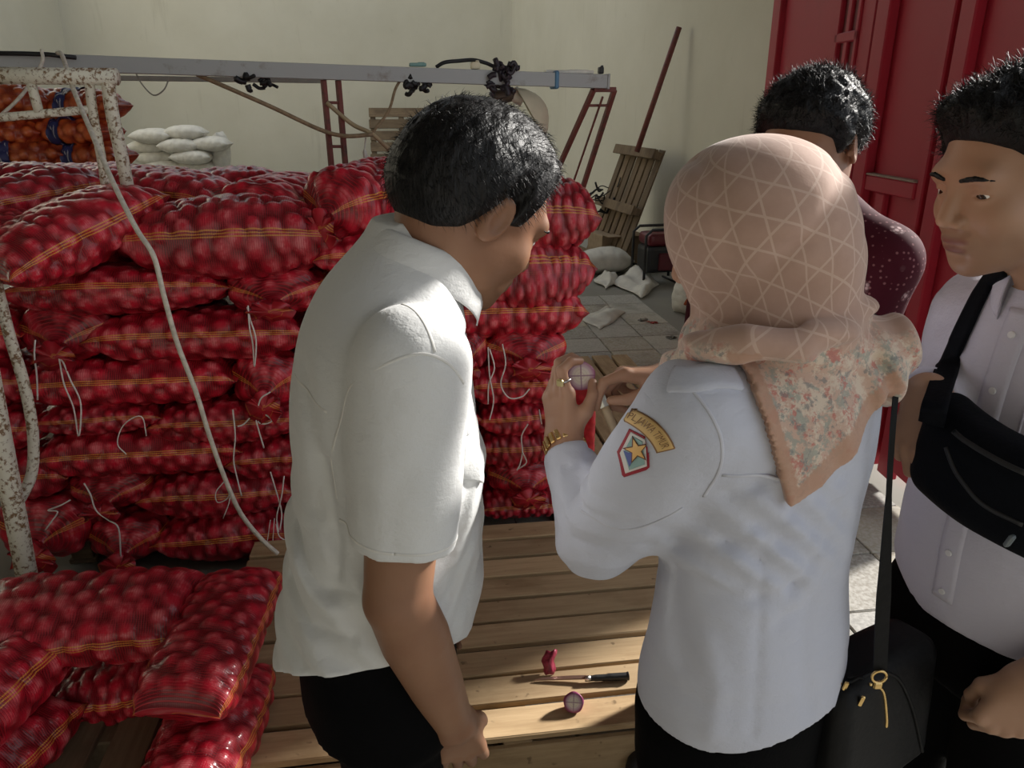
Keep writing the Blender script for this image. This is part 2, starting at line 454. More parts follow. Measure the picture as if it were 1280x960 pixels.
FLAT = [sack_mesh('onion_sack', 10 + i, M['sack']) for i in range(4)]
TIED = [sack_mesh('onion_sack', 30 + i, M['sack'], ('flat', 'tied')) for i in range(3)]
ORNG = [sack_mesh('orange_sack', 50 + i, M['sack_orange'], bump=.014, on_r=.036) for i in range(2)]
rsk = random.Random(9); SACKS = {}
def place(name, mesh, c, xd, sc, label, cat, group=None, roll=0.0, parent=None):
    xd = Vector(xd).normalized(); up = Vector((0, 0, 1)); yd = up.cross(xd).normalized(); zd = xd.cross(yd)
    R = Matrix((xd, yd, zd)).transposed().to_4x4() @ Matrix.Rotation(roll, 4, 'X')
    o = bpy.data.objects.new(name, mesh); COL.objects.link(o)
    o.matrix_world = Matrix.Translation(c) @ R @ Matrix.Diagonal((*sc, 1))
    if label: tag(o, label, cat, group)
    return o
# the front of the stack is a plane along E8
FACE0 = Vector((0, 2.56, 0)); FN = -N8
G_ST = 'red net sacks of shallots in the tall stack'
def st(key, kind, x0, y0, x1, y1, label, var=0, yaw=0.0, push=0.0, roll=0.0, grow=1.06):
    cx, cy = (x0 + x1) / 2, (y0 + y1) / 2
    p = WPL(cx, cy, FACE0 + N8 * push, FN); t = depth(p)
    w = (x1 - x0) * t / FPX; h = (y1 - y0) * t / FPX / .97
    if kind == 'L':
        sc = (w / SL, 1.0, h / SH * grow); c = p + N8 * (SW / 2); xd = Matrix.Rotation(yaw, 3, 'Z') @ (E8 * (1 if var % 2 else -1)); m = FLAT[var % 4]
    else:
        sc = (.98, w / SW, h / SH * grow); c = p + N8 * (SL / 2 - .03); xd = Matrix.Rotation(yaw, 3, 'Z') @ (-N8); m = TIED[var % 3]
    o = place('onion_sack', m, c, xd, sc, label, 'sack', G_ST, roll)
    SACKS[key] = o; return o
T = 'red net sack of shallots'
st('s2', 'L', 148, 262, 414, 350, T + ' lying broadside on top, behind the white rope', 1)
st('s3', 'E', 398, 216, 510, 304, T + ' on top of the stack, right behind the nearest shoulder', 0, yaw=-.5, push=.02)
st('s4', 'L', 4, 344, 276, 399, T + ' lying long, second layer down at the pipe frame', 2, roll=.1)
st('s5', 'E', 276, 343, 402, 398, T + ' with frilled tied mouth, second layer beside the white shirt', 1)
st('s6', 'E', 8, 392, 128, 456, T + ' with frilled tied mouth and two hanging strings, third layer', 2)
st('s7', 'L', 112, 398, 372, 458, T + ' with two yellow stripes, third layer, under a string loop', 0)
st('s8', 'L', 26, 456, 284, 517, T + ' lying long in the fourth layer, under the long string loop', 3)
st('s9', 'E', 284, 448, 376, 522, T + ' with knotted string, fourth layer beside the white shirt', 0)
st('s10', 'L', 40, 512, 190, 551, T + ' in the fifth layer near the pipe frame', 1)
st('s11', 'L', 186, 512, 376, 562, T + ' in the fifth layer behind the curve of the rope', 2)
st('s12', 'L', 46, 547, 292, 607, T + ' with yellow stripe, sixth layer from the top', 3)
st('s13', 'L', 288, 556, 460, 608, T + ' in the sixth layer, half behind the white shirt', 0)
st('s14', 'E', 76, 600, 178, 648, T + ' with drooping tied end, seventh layer', 1)
st('s15', 'L', 174, 602, 366, 656, T + ' in the seventh layer where the rope ends', 2)
st('s16', 'E', -20, 636, 104, 712, T + ' in the bottom layer behind the pipe frame leg', 2)
st('s17', 'E', 100, 658, 200, 716, T + ' with round end, bottom layer, third from the pipe leg', 0)
st('s18', 'L', 194, 655, 372, 712, T + ' in the bottom layer under the rope end', 1)
st('s19', 'L', 368, 600, 560, 712, T + ' in the bottom layer behind the white shirt hem', 3)
st('s20', 'L', -150, 395, 10, 460, T + ' at the frame edge, third layer', 0)
st('s21', 'L', -140, 460, 26, 520, T + ' at the frame edge, fourth layer behind the pipe', 1)
st('s22', 'L', -130, 520, 42, 578, T + ' at the frame edge, fifth layer behind the pipe', 2)
st('s23', 'L', -120, 578, 70, 640, T + ' at the frame edge, sixth layer behind the pipe', 3)
for i, (a, b, c, d) in enumerate(((398, 300, 600, 352), (402, 350, 575, 400), (372, 400, 572, 458), (376, 458, 590, 512), (376, 512, 600, 560), (460, 556, 605, 606))):
    st('m%d' % i, 'L', a, b, c, d, T + ' behind the nearest man, ' + ('second', 'third', 'fourth', 'fifth', 'sixth', 'seventh')[i] + ' layer from the top', i)
# far end of the stack
st('r1', 'L', 612, 236, 757, 314, T + ' topmost at the end beside the bent head, pointed corner', 1, yaw=-.15)
st('r2', 'L', 600, 310, 748, 394, T + ' second from top at the end, with sewn lower seam', 2, yaw=.12, roll=.25)
st('r3', 'L', 560, 366, 738, 428, T + ' third from top at the end, with red corner tail', 3)
st('r4', 'E', 560, 414, 612, 472, T + ', small round tied end in the fourth layer by the collar', 1, grow=1.1)
st('r5', 'E', 606, 420, 718, 470, T + ' in the fourth layer behind the held shallot', 2)
st('r6', 'L', 590, 464, 716, 514, T + ' in the fifth layer behind the watch hand', 0)
st('r7', 'L', 600, 508, 712, 552, T + ' in the sixth layer behind the wrist watch', 1)
st('r8', 'L', 598, 546, 702, 592, T + ' in the seventh layer beside the shirt pocket', 2)
st('r9', 'E', 612, 584, 706, 630, T + ' with shiny onions, next to bottom layer behind the sleeve', 0)
st('r10', 'L', 604, 622, 708, 658, T + ' lowest one on the pallet behind the sleeve', 3)
# an emptier bright sack end that hangs beside the hands
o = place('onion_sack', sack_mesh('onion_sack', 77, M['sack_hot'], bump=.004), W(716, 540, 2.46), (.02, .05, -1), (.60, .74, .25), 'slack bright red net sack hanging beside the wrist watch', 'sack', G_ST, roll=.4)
# top of the stack, lying behind the front row
def top(key, kind, x, y, Y, xd, sc, label, var=0, roll=0):
    m = (FLAT if kind == 'L' else TIED)[var % 3]
    SACKS[key] = place('onion_sack', m, W(x, y, Y), xd, sc, label, 'sack', G_ST, roll); return SACKS[key]
top('t0', 'L', 90, 290, 2.42, (-.50, -.92, -.34), (.98, 1.18, 1.15), T + ' big, sloping to the viewer on top, striped corner tail', 1)
top('t1', 'L', 18, 236, 2.95, (1, .1, 0), (.9, 1, 1.15), T + ' lying on top under the orange sacks', 2)
top('t2', 'E', 20, 252, 2.62, (-.55, -.8, -.1), (1, .9, 1.1), T + ' small dull one on top at the frame edge', 0)
top('t3', 'L', 190, 242, 2.90, (.95, -.25, -.06), (1.12, 1, 1.2), T + ' long with a yellow stripe, on top behind the rope', 0)
top('t4', 'L', 290, 236, 3.2, (1, .1, 0), (.8, 1, 1.0), T + ' far one on top below the white sacks', 1)
top('t5', 'E', 348, 254, 2.86, (-.15, -.95, -.05), (.95, 1.2, 1.25), T + ' round greyish end on top beside the shoulder', 2)
top('t6', 'L', 420, 244, 3.15, (1, .1, 0), (.8, 1, 1.1), T + ' on top at the foot of the red truss', 0)
top('t7', 'L', 505, 226, 3.35, (1, .1, 0), (.8, 1, 1.15), T + ' farthest on top, behind the black hair', 2)
top('t8', 'L', 100, 228, 3.25, (.9, .3, 0), (.9, 1, 1.0), T + ' on top at the foot of the white frame', 3)
top('t9', 'L', 8, 290, 2.5, (.3, -.9, -.1), (.6, .7, .9), T + ' dark one on top at the frame edge, lowest', 1)
top('t10', 'L', 590, 262, 3.05, (1, .15, 0), (.95, 1, 1.2), T + ' on top behind the bent head', 1)
# second row behind, so the stack has its depth
for k in range(7):
    for i in range(3):
        c = FACE0 + N8 * (.13 + .50) + E8 * (-.12 - .62 * i) + Vector((0, 0, .22 + .153 * k))
        place('onion_sack', FLAT[(k + i) % 4], c, E8, (1.12, 1.6, 1.16), T + ' in the hidden second row of the stack', 'sack', 'second row sacks')
# loose sacks in the corner
GF = 'loose red net sacks on the dark pallet'
o = place('onion_sack', FLAT[0], W(104, 772, 1.62), (1, .12, .0), (.98, 1.05, 1.1), T + ' lying across in front of the stack, upper one', 'sack', GF, .10)
o = place('onion_sack', FLAT[2], W(150, 850, 1.66), (1, .10, 0), (.62, .9, .9), T + ' flattened under the upper loose one', 'sack', GF)
o = place('onion_sack', FLAT[3], W(270, 796, 1.56), (.03, -1, -.02), (.84, .86, 1.0), T + ' with orange edge seam, end toward the viewer', 'sack', GF, 0)
o = place('onion_sack', FLAT[1], W(258, 930, 1.42), (.02, -1, .0), (.9, .84, 1.0), T + ' dim one underneath the orange edged sack', 'sack', GF)
o = place('onion_sack', FLAT[1], W(-52, 886, 1.36), (.22, 1, .02), (.95, 1.1, 1.15), T + ' cut by the picture corner, striped slanting edge', 'sack', GF, -.2)
o = place('onion_sack', FLAT[3], W(-60, 985, 1.28), (.22, 1, .0), (.95, 1.0, 1.1), T + ' undermost in the picture corner', 'sack', GF)

# strings that tie the sacks
def string(key, pts, r=.0026, off=.035):
    o = SACKS[key]
    P = [WPL(x, y, FACE0 - N8 * (off + .004 * math.sin(i * 2.1)), FN) for i, (x, y) in enumerate(pts)]
    V, F = tube_vf(spline(P, 5), r, 6)
    s = link('tie_string', pyd('tie_string', V, F, M['string'], True), o); s.matrix_parent_inverse = o.matrix_world.inverted()
string('s6', [(44, 425), (43, 445), (46, 470), (47, 500)])
string('s6', [(74, 448), (80, 480), (92, 510), (98, 545), (101, 525), (100, 500), (88, 475), (80, 455), (75, 448)])
string('s5', [(310, 382), (312, 410), (316, 430), (318, 458), (320, 425), (313, 400), (309, 384)])
string('s9', [(338, 490), (325, 500), (322, 525), (330, 530), (340, 525), (322, 515), (305, 530), (297, 533)])
string('s9', [(318, 518), (324, 540), (330, 560)])
string('s11', [(291, 512), (294, 545), (292, 575), (297, 600), (302, 620)])
string('s10', [(158, 568), (147, 555), (152, 535), (165, 523), (178, 522), (183, 545)], r=.002)
string('s12', [(282, 600), (270, 615), (272, 628), (285, 622), (287, 605)], r=.002); string('s12', [(286, 605), (287, 625), (279, 648)], r=.002)
string('s13', [(338, 590), (344, 610), (352, 640), (350, 662)]); string('s13', [(355, 595), (352, 620), (346, 645), (348, 665)])
string('s14', [(105, 604), (113, 618), (120, 638), (135, 650), (148, 660), (151, 695)])
string('s16', [(88, 625), (75, 632), (60, 638), (72, 640), (62, 655), (57, 662)])
string('s15', [(338, 650), (335, 670), (330, 700)], r=.0016); string('s15', [(343, 648), (341, 675), (338, 706)], r=.0016)
string('s18', [(345, 655), (349, 670), (358, 676)], r=.002)
string('r4', [(610, 434), (612, 470), (617, 500), (612, 525)]); string('r4', [(612, 436), (618, 460), (611, 480), (610, 505)])
string('r5', [(628, 430), (632, 455), (626, 480), (636, 497), (652, 496), (662, 486)])
string('r7', [(660, 530), (652, 545), (653, 565), (650, 580), (646, 588)]); string('r7', [(653, 565), (658, 578), (648, 586)])
string('r6', [(674, 512), (677, 530)])

# orange sacks far behind
G_OR = 'orange net sacks beyond the stack'
lab_t = NT('blue_print_label'); lo_ = lab_t.obj()
lab_t.set(Base_Color=lab_t.ramp(lab_t.noise(lab_t.scale(lo_, (30, 8, 8)), 2, 2), [(.45, (.03, .035, .14)), (.62, (.45, .45, .5))], 'CONSTANT'), Roughness=.5)
M['label'] = lab_t.m
def band_mesh(src, u0, u1, off=.004):
    nu, nv = 84, 60
    V = np.empty(len(src.vertices) * 3, np.float32); src.vertices.foreach_get('co', V); V = V.reshape(-1, 3)[:nu * nv].reshape(nu, nv, 3)
    A = V[u0:u1].copy(); c = A.mean(1, keepdims=True); d = A - c; d /= np.linalg.norm(d, axis=2, keepdims=True); A = A + d * (off + .004)
    n = u1 - u0; F = [(i * nv + j, (i + 1) * nv + j, (i + 1) * nv + (j + 1) % nv, i * nv + (j + 1) % nv) for i in range(n - 1) for j in range(nv)]
    return npmesh('label_band', A.reshape(-1, 3), F, M['label'])
BANDS = [band_mesh(ORNG[i], 36 + 4 * i, 45 + 4 * i) for i in range(2)]
ords = ((0, 126, 'top layer, outermost'), (96, 132, 'top layer, nearest the frame post'), (-10, 166, 'second layer, outermost'), (88, 164, 'second layer, behind the frame post'), (20, 193, 'third layer, outermost'), (105, 194, 'third layer, behind the frame post'))
for i, (x, y, w) in enumerate(ords):
    o = place('orange_sack', ORNG[i % 2], W(x, y, 4.5 + .1 * (i % 2)), (1, .2 * (-1) ** i, 0), (.92, 1.1, 1.12), 'orange net sack of onions, ' + w, 'sack', G_OR)
    b = link('label_band', BANDS[i % 2], o)
for k in range(9):
    for i in range(2):
        if k * .165 + .1 > 1.34: continue
        place('orange_sack', ORNG[(i + k) % 2], (-2.72 + .6 * i, 4.62, .09 + .16 * k), (1, .15, 0), (1.0, 1.1, 1.06), 'orange net sack of onions buried low in the far pile', 'sack', 'hidden orange sacks')

# white sacks against the back wall
def plain_sack(seed):
    m = sack_mesh('white_sack', seed, M['paper'], bump=.004, on_r=.06); return m
WH = [plain_sack(90), plain_sack(91)]
G_W = 'white sacks piled by the back wall'
ws = ((190, 170, 'top layer at the near corner'), (232, 166, 'top layer in the middle'), (185, 184, 'second layer at the near corner'), (225, 182, 'second layer in the middle'), (262, 180, 'second layer at the far corner'), (195, 197, 'third layer at the near corner'), (240, 196, 'third layer at the far corner'), (205, 210, 'lowest visible layer at the near corner'), (248, 209, 'lowest visible layer at the far corner'))
for i, (x, y, w) in enumerate(ws):
    place('white_sack', WH[i % 2], W(x, y, 12.6 + .1 * (i % 3)), (1, .14, 0), (1.05, 1.7, 1.35), 'white woven sack, ' + w + ' of the far pile', 'sack', G_W)
for k in range(3):
    for i in range(2): place('white_sack', WH[i], Vector((-5.7 + .62 * i, 12.65, .1 + .17 * k)), (1, .14, 0), (1.2, 2.0, 1.2), 'white woven sack hidden low in the far pile', 'sack', 'hidden white sacks')
place('white_sack', WH[1], W(276, 192, 12.9), (.05, 0, 1), (1.1, 1.5, 1.6), 'white woven sack standing upright beside the far pile', 'sack', G_W)
# ---------------------------------------------------------------- white pipe frame among the sacks
fr = empty('pipe_frame', (-1.6, 2.2, PH)); tag(fr, 'rusty white pipe frame standing among the red sacks', 'frame')
def fpipe(name, pts, r, mat=M['white_pipe'], k=6, sm=True):
    o = tube(name, [p - fr.location for p in pts], r, mat, fr, 10, sm, k); return o
YF = 2.62
fpipe('top_rail', [W(-60, 94, YF), W(146, 96, YF)], .027, sm=False)
fpipe('upright', [W(134, 92, YF), W(140, 140, YF), W(156, 215, YF + .02), W(170, 300, YF + .05)], .021)
fpipe('upright', [W(112, 104, YF), W(116, 140, YF), W(128, 205, YF), W(140, 290, YF)], .015)
fpipe('upright', [W(39, 104, YF), W(49, 141, YF)], .015, sm=False)
fpipe('lower_rail', [W(-60, 151, YF), W(0, 147, YF), W(113, 137, YF)], .014, sm=False)
a = WZ(38, 742, PH + .01); b = W(0, 545, 2.08)
fpipe('front_leg', [a, a.lerp(b, .5), b, b + (b - a) * .9], .032, sm=False)
fpipe('curved_brace', [W(-6, 350, 2.2), W(12, 420, 2.2), (W(30, 480, 2.2)), W(41, 540, 2.2), W(40, 590, 2.18), W(26, 622, 2.14), W(10, 640, 2.1)], .017)
# ---------------------------------------------------------------- steel beam on red trusses
A = W(-90, 73, 2.92); B = W(756, 102, 3.7)
bmr = empty('steel_beam', A); tag(bmr, 'long grey steel beam on red trusses above the sacks', 'beam')
def rel(m): m.transform(Matrix.Translation(-A)); return m
link('box_section', rel(bar_mesh('box_section', A, B, .06, .058, M['steel'])), bmr)
link('end_cap', rel(bar_mesh('end_cap', B, B + (B - A).normalized() * .012, .066, .064, M['steel'])), bmr)
def trs(p0, p1, w=.02, nm='truss_chord'): link(nm, rel(bar_mesh(nm, p0, p1, w, w, M['red_oxide'])), bmr)
def onb(x):  # point under the beam at picture column x
    best = min((A.lerp(B, i / 400) for i in range(401)), key=lambda p: abs(640 + FPX * p.x / depth(p) - x)); return best - Vector((0, 0, .03))
l1, l2 = onb(404), onb(421)
k1, k2 = Vector((l1.x + .02, l1.y + .02, 0)), Vector((l2.x + .02, l2.y + .02, 0))
trs(l1, k1); trs(l2, k2)
for i in range(10): trs(l1.lerp(k1, .05 + i * .1), l2.lerp(k2, .05 + i * .1), .012, 'truss_rung')
def ext(p, q): d = q - p; return p + d * (-p.z / d.z)
q1, q2 = W(742, 112, 3.7), W(768, 112, 3.72); e1, e2 = ext(q1, W(690, 228, 3.95)), ext(q2, W(722, 255, 4.02))
trs(q1, e1, .022); trs(q2, e2, .022); trs(q1, q2 + (q2 - q1) * .06, .022, 'truss_top')
for i in range(3): trs(q1.lerp(e1, .04 + i * .3), q2.lerp(e2, .04 + i * .3), .012, 'truss_rung')
trs(q1.lerp(q2, .45) - Vector((0, 0, .03)), q1.lerp(e1, .55).lerp(q2.lerp(e2, .55), .7), .009, 'truss_brace')
# what hangs on and lies on the beam
def rag(name, x, y, Y, w, h, seed, mat, label, cat, n=14):
    """a tangle of short dark strips wound round a core"""
    rr = random.Random(seed); c = W(x, y, Y); parts = []
    root = empty(name, c); tag(root, label, cat)
    for i in range(n):
        p = Vector((rr.uniform(-w, w), rr.uniform(-.03, .03), rr.uniform(-h, h)))
        q = p + Vector((rr.uniform(-w, w) * .8, rr.uniform(-.03, .03), rr.uniform(-h, h) * .8)); m_ = (p + q) / 2 + Vector((0, 0, rr.uniform(-h, h) * .5))
        parts.append(tube_vf(spline([p, m_, q], 4), rr.uniform(.006, .013), 6))
    V, F = joinvf(parts); link('strip_tangle', pyd('strip_tangle', V, F, mat, True), root)
    return root
pY = onb(318).y
rag('rubber_tangle', 318, 104, pY - .02, .055, .022, 3, M['black'], 'black rubber strips knotted under the beam above the white sacks', 'strips')
rag('rubber_tangle', 524, 107, onb(524).y - .02, .05, .022, 4, M['black'], 'black rubber strips knotted under the beam beside the black hair', 'strips')
rag('tape_wrap', 624, 97, onb(624).y - .03, .05, .05, 5, plain('dark_tape', (.03, .022, .03), .45), 'dark tape wound thickly round the beam above the lamp dish', 'tape', 34)
tag(tube('cable', [W(545, 84, 3.5), W(556, 78, 3.5), W(575, 76, 3.52), W(592, 75, 3.53), W(608, 79, 3.54), W(622, 84, 3.55), W(650, 84, 3.55)], .008, M['black']), 'black cable looped on top of the beam', 'cable')
tag(tube('steel_rod', [W(-40, 66, 2.93), W(30, 67, 2.96), W(60, 68, 2.98), W(95, 72, 3.0)], .008, M['black'], None, 8, False), 'thin black rod lying on the near end of the beam', 'rod')
o = link('plastic_clip', boxmesh('plastic_clip', (.022, .075, .075), M['blue'], .006), None, W(693, 100, 3.63), (0, 0, .3)); tag(o, 'blue plastic clip clamped over the beam', 'clip')
def junk(name, x, y, Y, s, mat, label, cat, rz=.2):
    bm = bmesh.new(); bbox(bm, (0, 0, 0), s, bev=min(s) * .3, seg=2)
    bbox(bm, (s[0] * .2, 0, s[2] * .55), (s[0] * .4, s[1] * .6, s[2] * .3), bev=min(s) * .1)
    o = link(name, bm_mesh(name, bm, mat, False), None, W(x, y, Y), (0, 0, rz)); tag(o, label, cat); return o
junk('cable_socket', 594, 82, 3.53, (.04, .04, .03), plain('cream_plastic', (.70, .62, .45), .5), 'cream plastic socket sitting on the beam', 'socket')
junk('plastic_tray', 522, 81, 3.47, (.07, .05, .014), plain('teal_plastic', (.20, .36, .34), .5), 'thin teal plastic strip on the beam', 'strip')
junk('paint_tin', 711, 90, 3.66, (.22, .05, .014), plain('white_plank', (.72, .70, .64), .6), 'white batten lying on the far end of the beam', 'batten', .2)
junk('metal_knob', 751, 88, 3.70, (.024, .03, .03), M['black'], 'small black knob at the far tip of the beam', 'knob')
# lamp dish
ld = empty('work_lamp', W(668, 138, 3.62)); tag(ld, 'pale enamel dish lamp hanging under the beam behind the hair', 'lamp')
V, F = [], []; prof = [(.012, .055), (.03, .052), (.06, .04), (.10, .012), (.125, -.018), (.128, -.022), (.122, -.016), (.097, .006), (.058, .032), (.0, .045)]
for i in range(28):
    q = 2 * math.pi * i / 28
    for r_, z_ in prof: V.append((r_ * math.cos(q), r_ * math.sin(q), z_))
n_ = len(prof)
for i in range(28):
    for j in range(n_ - 1): F.append((i * n_ + j, ((i + 1) % 28) * n_ + j, ((i + 1) % 28) * n_ + j + 1, i * n_ + j + 1))
dsh = link('dish', pyd('dish', V, F, plain('cream_enamel', (.66, .60, .44), .35, var=.06), True), ld); dsh.rotation_euler = (.25, 1.0, .3)
sk = tube('lamp_socket', [Vector((-.10, 0, .09)), Vector((-.085, 0, .06)), Vector((-.05, 0, .04))], .028, plain('white_porcelain', (.75, .73, .66), .3), ld)
tube('bracket', [Vector((-.19, 0, .06)), Vector((-.14, 0, .06)), Vector((-.09, 0, .07))], .03, plain('brown_metal', (.10, .07, .05), .5), ld)
# ropes
R_ = M['rope']
tag(tube('rope', [W(72, 66, 2.9), W(78, 70, 2.82), W(92, 112, 2.6), W(112, 160, 2.44), W(140, 225, 2.26), W(170, 285, 2.14), W(192, 320, 2.10), W(205, 370, 2.10), W(222, 430, 2.12), W(245, 490, 2.14), W(262, 545, 2.16), W(280, 595, 2.18), W(300, 640, 2.2), W(325, 672, 2.22), W(347, 692, 2.24)], .0075, R_), 'long pale rope hanging from the beam across the red sacks', 'rope')
tag(tube('rope', [W(52, 62, 2.9), W(52, 80, 2.88), W(28, 118, 2.8), W(0, 145, 2.75), W(-20, 160, 2.7)], .006, R_), 'short pale cord tied down to the white pipe frame', 'rope')
tag(tube('rope', [W(246, 93, 3.2), W(290, 112, 3.2), W(340, 134, 3.25), W(400, 162, 3.3), W(432, 170, 3.3), W(466, 168, 3.32)], .0085, M['rope_brown']), 'brown rope slung from the beam to the knot', 'rope')
tag(tube('rope', [W(408, 128, 3.32), W(440, 155, 3.34), W(466, 168, 3.33), W(490, 190, 3.4), W(520, 212, 3.45)], .009, plain('tan_rope', (.42, .33, .2), .85)), 'tan rope slanting down behind the black hair', 'rope')
tag(tube('rope', [W(502, 98, 3.42), W(494, 112, 3.4), W(486, 138, 3.38), W(470, 160, 3.34), W(464, 168, 3.33)], .006, M['rope_brown']), 'thin brown cord from the beam down to the knot', 'rope')
tag(tube('cord', [W(170, 92, 3.15), W(178, 106, 3.15), W(192, 119, 3.15), W(205, 112, 3.15), W(212, 96, 3.15)], .0028, plain('grey_cord', (.3, .29, .25), .8)), 'thin grey cord drooping under the near beam', 'cord')
tag(tube('plastic_bag', [W(457, 172, 3.35), W(456, 190, 3.35), W(460, 213, 3.35)], [.003] * 6 + [.010] * 4 + [.012] * 3, plain('clear_bag', (.62, .60, .54), .3)), 'small twisted plastic bag hanging from the rope knot', 'bag')
# thin conduit on the back
link('rear_rail', rel(bar_mesh('rear_rail', W(100, 97, 3.35), W(402, 101, 3.55), .02, .02, plain('grey_rail', (.30, .29, .26), .6))), bmr)

# ---------------------------------------------------------------- things by the far walls
def lean_pallet(label, p_bl, p_br, p_tl, n, mat):
    """pallet leaning: corners bottom near, bottom far, top near"""
    x = (p_br - p_bl); L = x.length; x.normalize(); y0 = p_tl - p_bl; y = (y0 - x * y0.dot(x)); D = y.length; y.normalize(); z = x.cross(y)
    mt = Matrix((x, y, z)).transposed().to_4x4(); mt.translation = p_bl
    return pallet(label, (0, 0, 0), 0, L, n, D / n * .78, D / n * .22, mat, h=.12, matrix=mt)
wb = lambda x, z: (CORNER + E8 * x + N8 * (-.35) + Vector((0, 0, z)))
pb = W(460, 240, 13.4); pb.z = 0.0
lean_pallet('dark slatted pallet leaning on the back wall behind the hair', Vector((-2.62, 14.7, 0)), Vector((-1.45, 14.86, 0)), Vector((-2.66, 15.25, 1.62)), 8, M['wood_dark'])
u = Vector((.09, -.99, 0))
bl = Vector((.72, 8.75, .02)); br = Vector((1.02, 7.85, .02))
lean_pallet('old dark pallet leaning on the side wall under the pole', br + Vector((.42, .12, 1.22)), br, bl + Vector((.42, .12, 1.22)), 7, M['wood_dark'])
tag(tube('pole', [W(796, 190, 8.1), W(849, 34, 8.1)], .028, M['red_oxide'], None, 8, False), 'long dark pole leaning on the side wall above the pallet', 'pole')
# generator: dark frame, red body
gp = WZ(820, 352, 0.0); gen = empty('generator', gp, .25); tag(gen, 'black and dark red generator on the floor by the side wall', 'generator')
bm = bmesh.new(); bbox(bm, (0, 0, .24), (.34, .26, .26), bev=.04, seg=2); link('engine_block', bm_mesh('engine_block', bm, M['black']), gen)
bm = bmesh.new(); bbox(bm, (0, 0, .43), (.32, .28, .12), bev=.05, seg=3); link('fuel_tank', bm_mesh('fuel_tank', bm, plain('dark_red_paint', (.12, .012, .018), .4)), gen)
bm = bmesh.new(); bbox(bm, (.04, -.135, .22), (.18, .03, .17), bev=.01); link('control_panel', bm_mesh('control_panel', bm, plain('maroon_panel', (.10, .008, .016), .5)), gen)
for s in (-1, 1):
    y = .15 * s; tube('frame_tube', [Vector((-.2, y, .02)), Vector((-.2, y, .48)), Vector((-.14, y, .53)), Vector((.14, y, .53)), Vector((.2, y, .48)), Vector((.2, y, .02))], .014, M['black'], gen, 8, False)
for s in (-1, 1): tube('foot', [Vector((.15 * s, -.17, .012)), Vector((.15 * s, .17, .012))], .012, M['black'], gen, 8, False)
def cloth(name, pts4, z_amp, mat, label, cat, seed=0, n=14, lift=.0):
    """a crumpled sheet over four floor corners"""
    a, b, c, d = pts4; rs = np.random.RandomState(seed); V, F = [], []
    ph = rs.rand(6) * 6
    for i in range(n + 1):
        for j in range(n + 1):
            u, v = i / n, j / n
            p = (a.lerp(b, u)).lerp(d.lerp(c, u), v)
            h = z_amp * (.5 + .3 * math.sin(5 * u + ph[0] + 3 * v) + .3 * math.sin(9 * v + ph[1] - 4 * u) + .15 * math.sin(17 * u + ph[2])) * (math.sin(math.pi * u) * math.sin(math.pi * v)) ** .4
            V.append(p + Vector((.02 * math.sin(7 * v + ph[3]), .02 * math.sin(8 * u + ph[4]), max(h, 0) + .006 + lift)))
    for i in range(n):
        for j in range(n): F.append((i * (n + 1) + j, (i + 1) * (n + 1) + j, (i + 1) * (n + 1) + j + 1, i * (n + 1) + j + 1))
    o = link(name, pyd(name, V, F, mat, True)); md = o.modifiers.new('t', 'SOLIDIFY'); md.thickness = .004
    tag(o, label, cat); return o
P0 = lambda x, y: WZ(x, y, 0.0)
cloth('paper_sheet', [P0(722, 396), P0(760, 386), P0(780, 392), P0(748, 414)], .05, M['paper'], 'flat white paper scrap on the tiles behind the sack end', 'paper', 1)
cloth('cloth_bundle', [P0(762, 352), P0(790, 338), P0(824, 356), P0(802, 374)], .13, M['paper'], 'crumpled white cloth on the floor before the generator', 'cloth', 2)
cloth('cloth_bundle', [P0(742, 350), P0(760, 342), P0(776, 352), P0(758, 362)], .09, M['paper'], 'small crumpled white rag beside the red sack corner', 'cloth', 3)
o = place('white_sack', WH[0], P0(752, 340) + Vector((0, 0, .12)), (1, .2, .05), (1.0, 1.5, 1.5), 'white sack lying on the floor under the leaning pallet', 'sack')
o = place('white_sack', WH[1], P0(858, 394) + Vector((.05, .12, .17)), (.35, .2, 1), (.62, 1.1, 1.4), 'white sack slumped on the floor beside the headscarf edge', 'sack')
bx = empty('cardboard_box', P0(796, 322) + Vector((-.28, -.2, 0)), .3); tag(bx, 'brown cardboard box on the floor behind the generator', 'box')
cb = plain('cardboard', (.30, .22, .14), .8)
bm = bmesh.new(); bbox(bm, (0, 0, .16), (.5, .4, .32), bev=.006); link('carton', bm_mesh('carton', bm, cb), bx)
bm = bmesh.new(); bbox(bm, (0, -.28, .33), (.5, .18, .008), rot=None, bev=.001); link('flap', bm_mesh('flap', bm, cb), bx)
rag('black_tarp', 748, 250, 8.6, .22, .14, 8, M['black'], 'dark bundle of straps on the wall ledge behind the sack end', 'bundle', 26)
og = rag('rag_bundle', 868, 384, 5.9, .05, .09, 9, plain('orange_rag', (.42, .10, .03), .8), 'orange and black rag against the headscarf edge', 'rag', 16)
# scraps on the floor
for i, (x, y, c_, l_) in enumerate(((800, 402, (.5, .5, .48), 'pale scrap on the floor between the sack end and the scarf'), (812, 405, (.35, .06, .05), 'tiny red scrap on the floor behind the knife hand'), (836, 424, (.2, .18, .15), 'dark scrap on the floor nearest the scarf tail'))):
    p = P0(x, y); cloth('scrap', [p, p + Vector((.05, 0, 0)), p + Vector((.06, .05, 0)), p + Vector((0, .04, 0))], .02, plain('scrap_col', c_, .8), l_, 'scrap', 20 + i, 4)

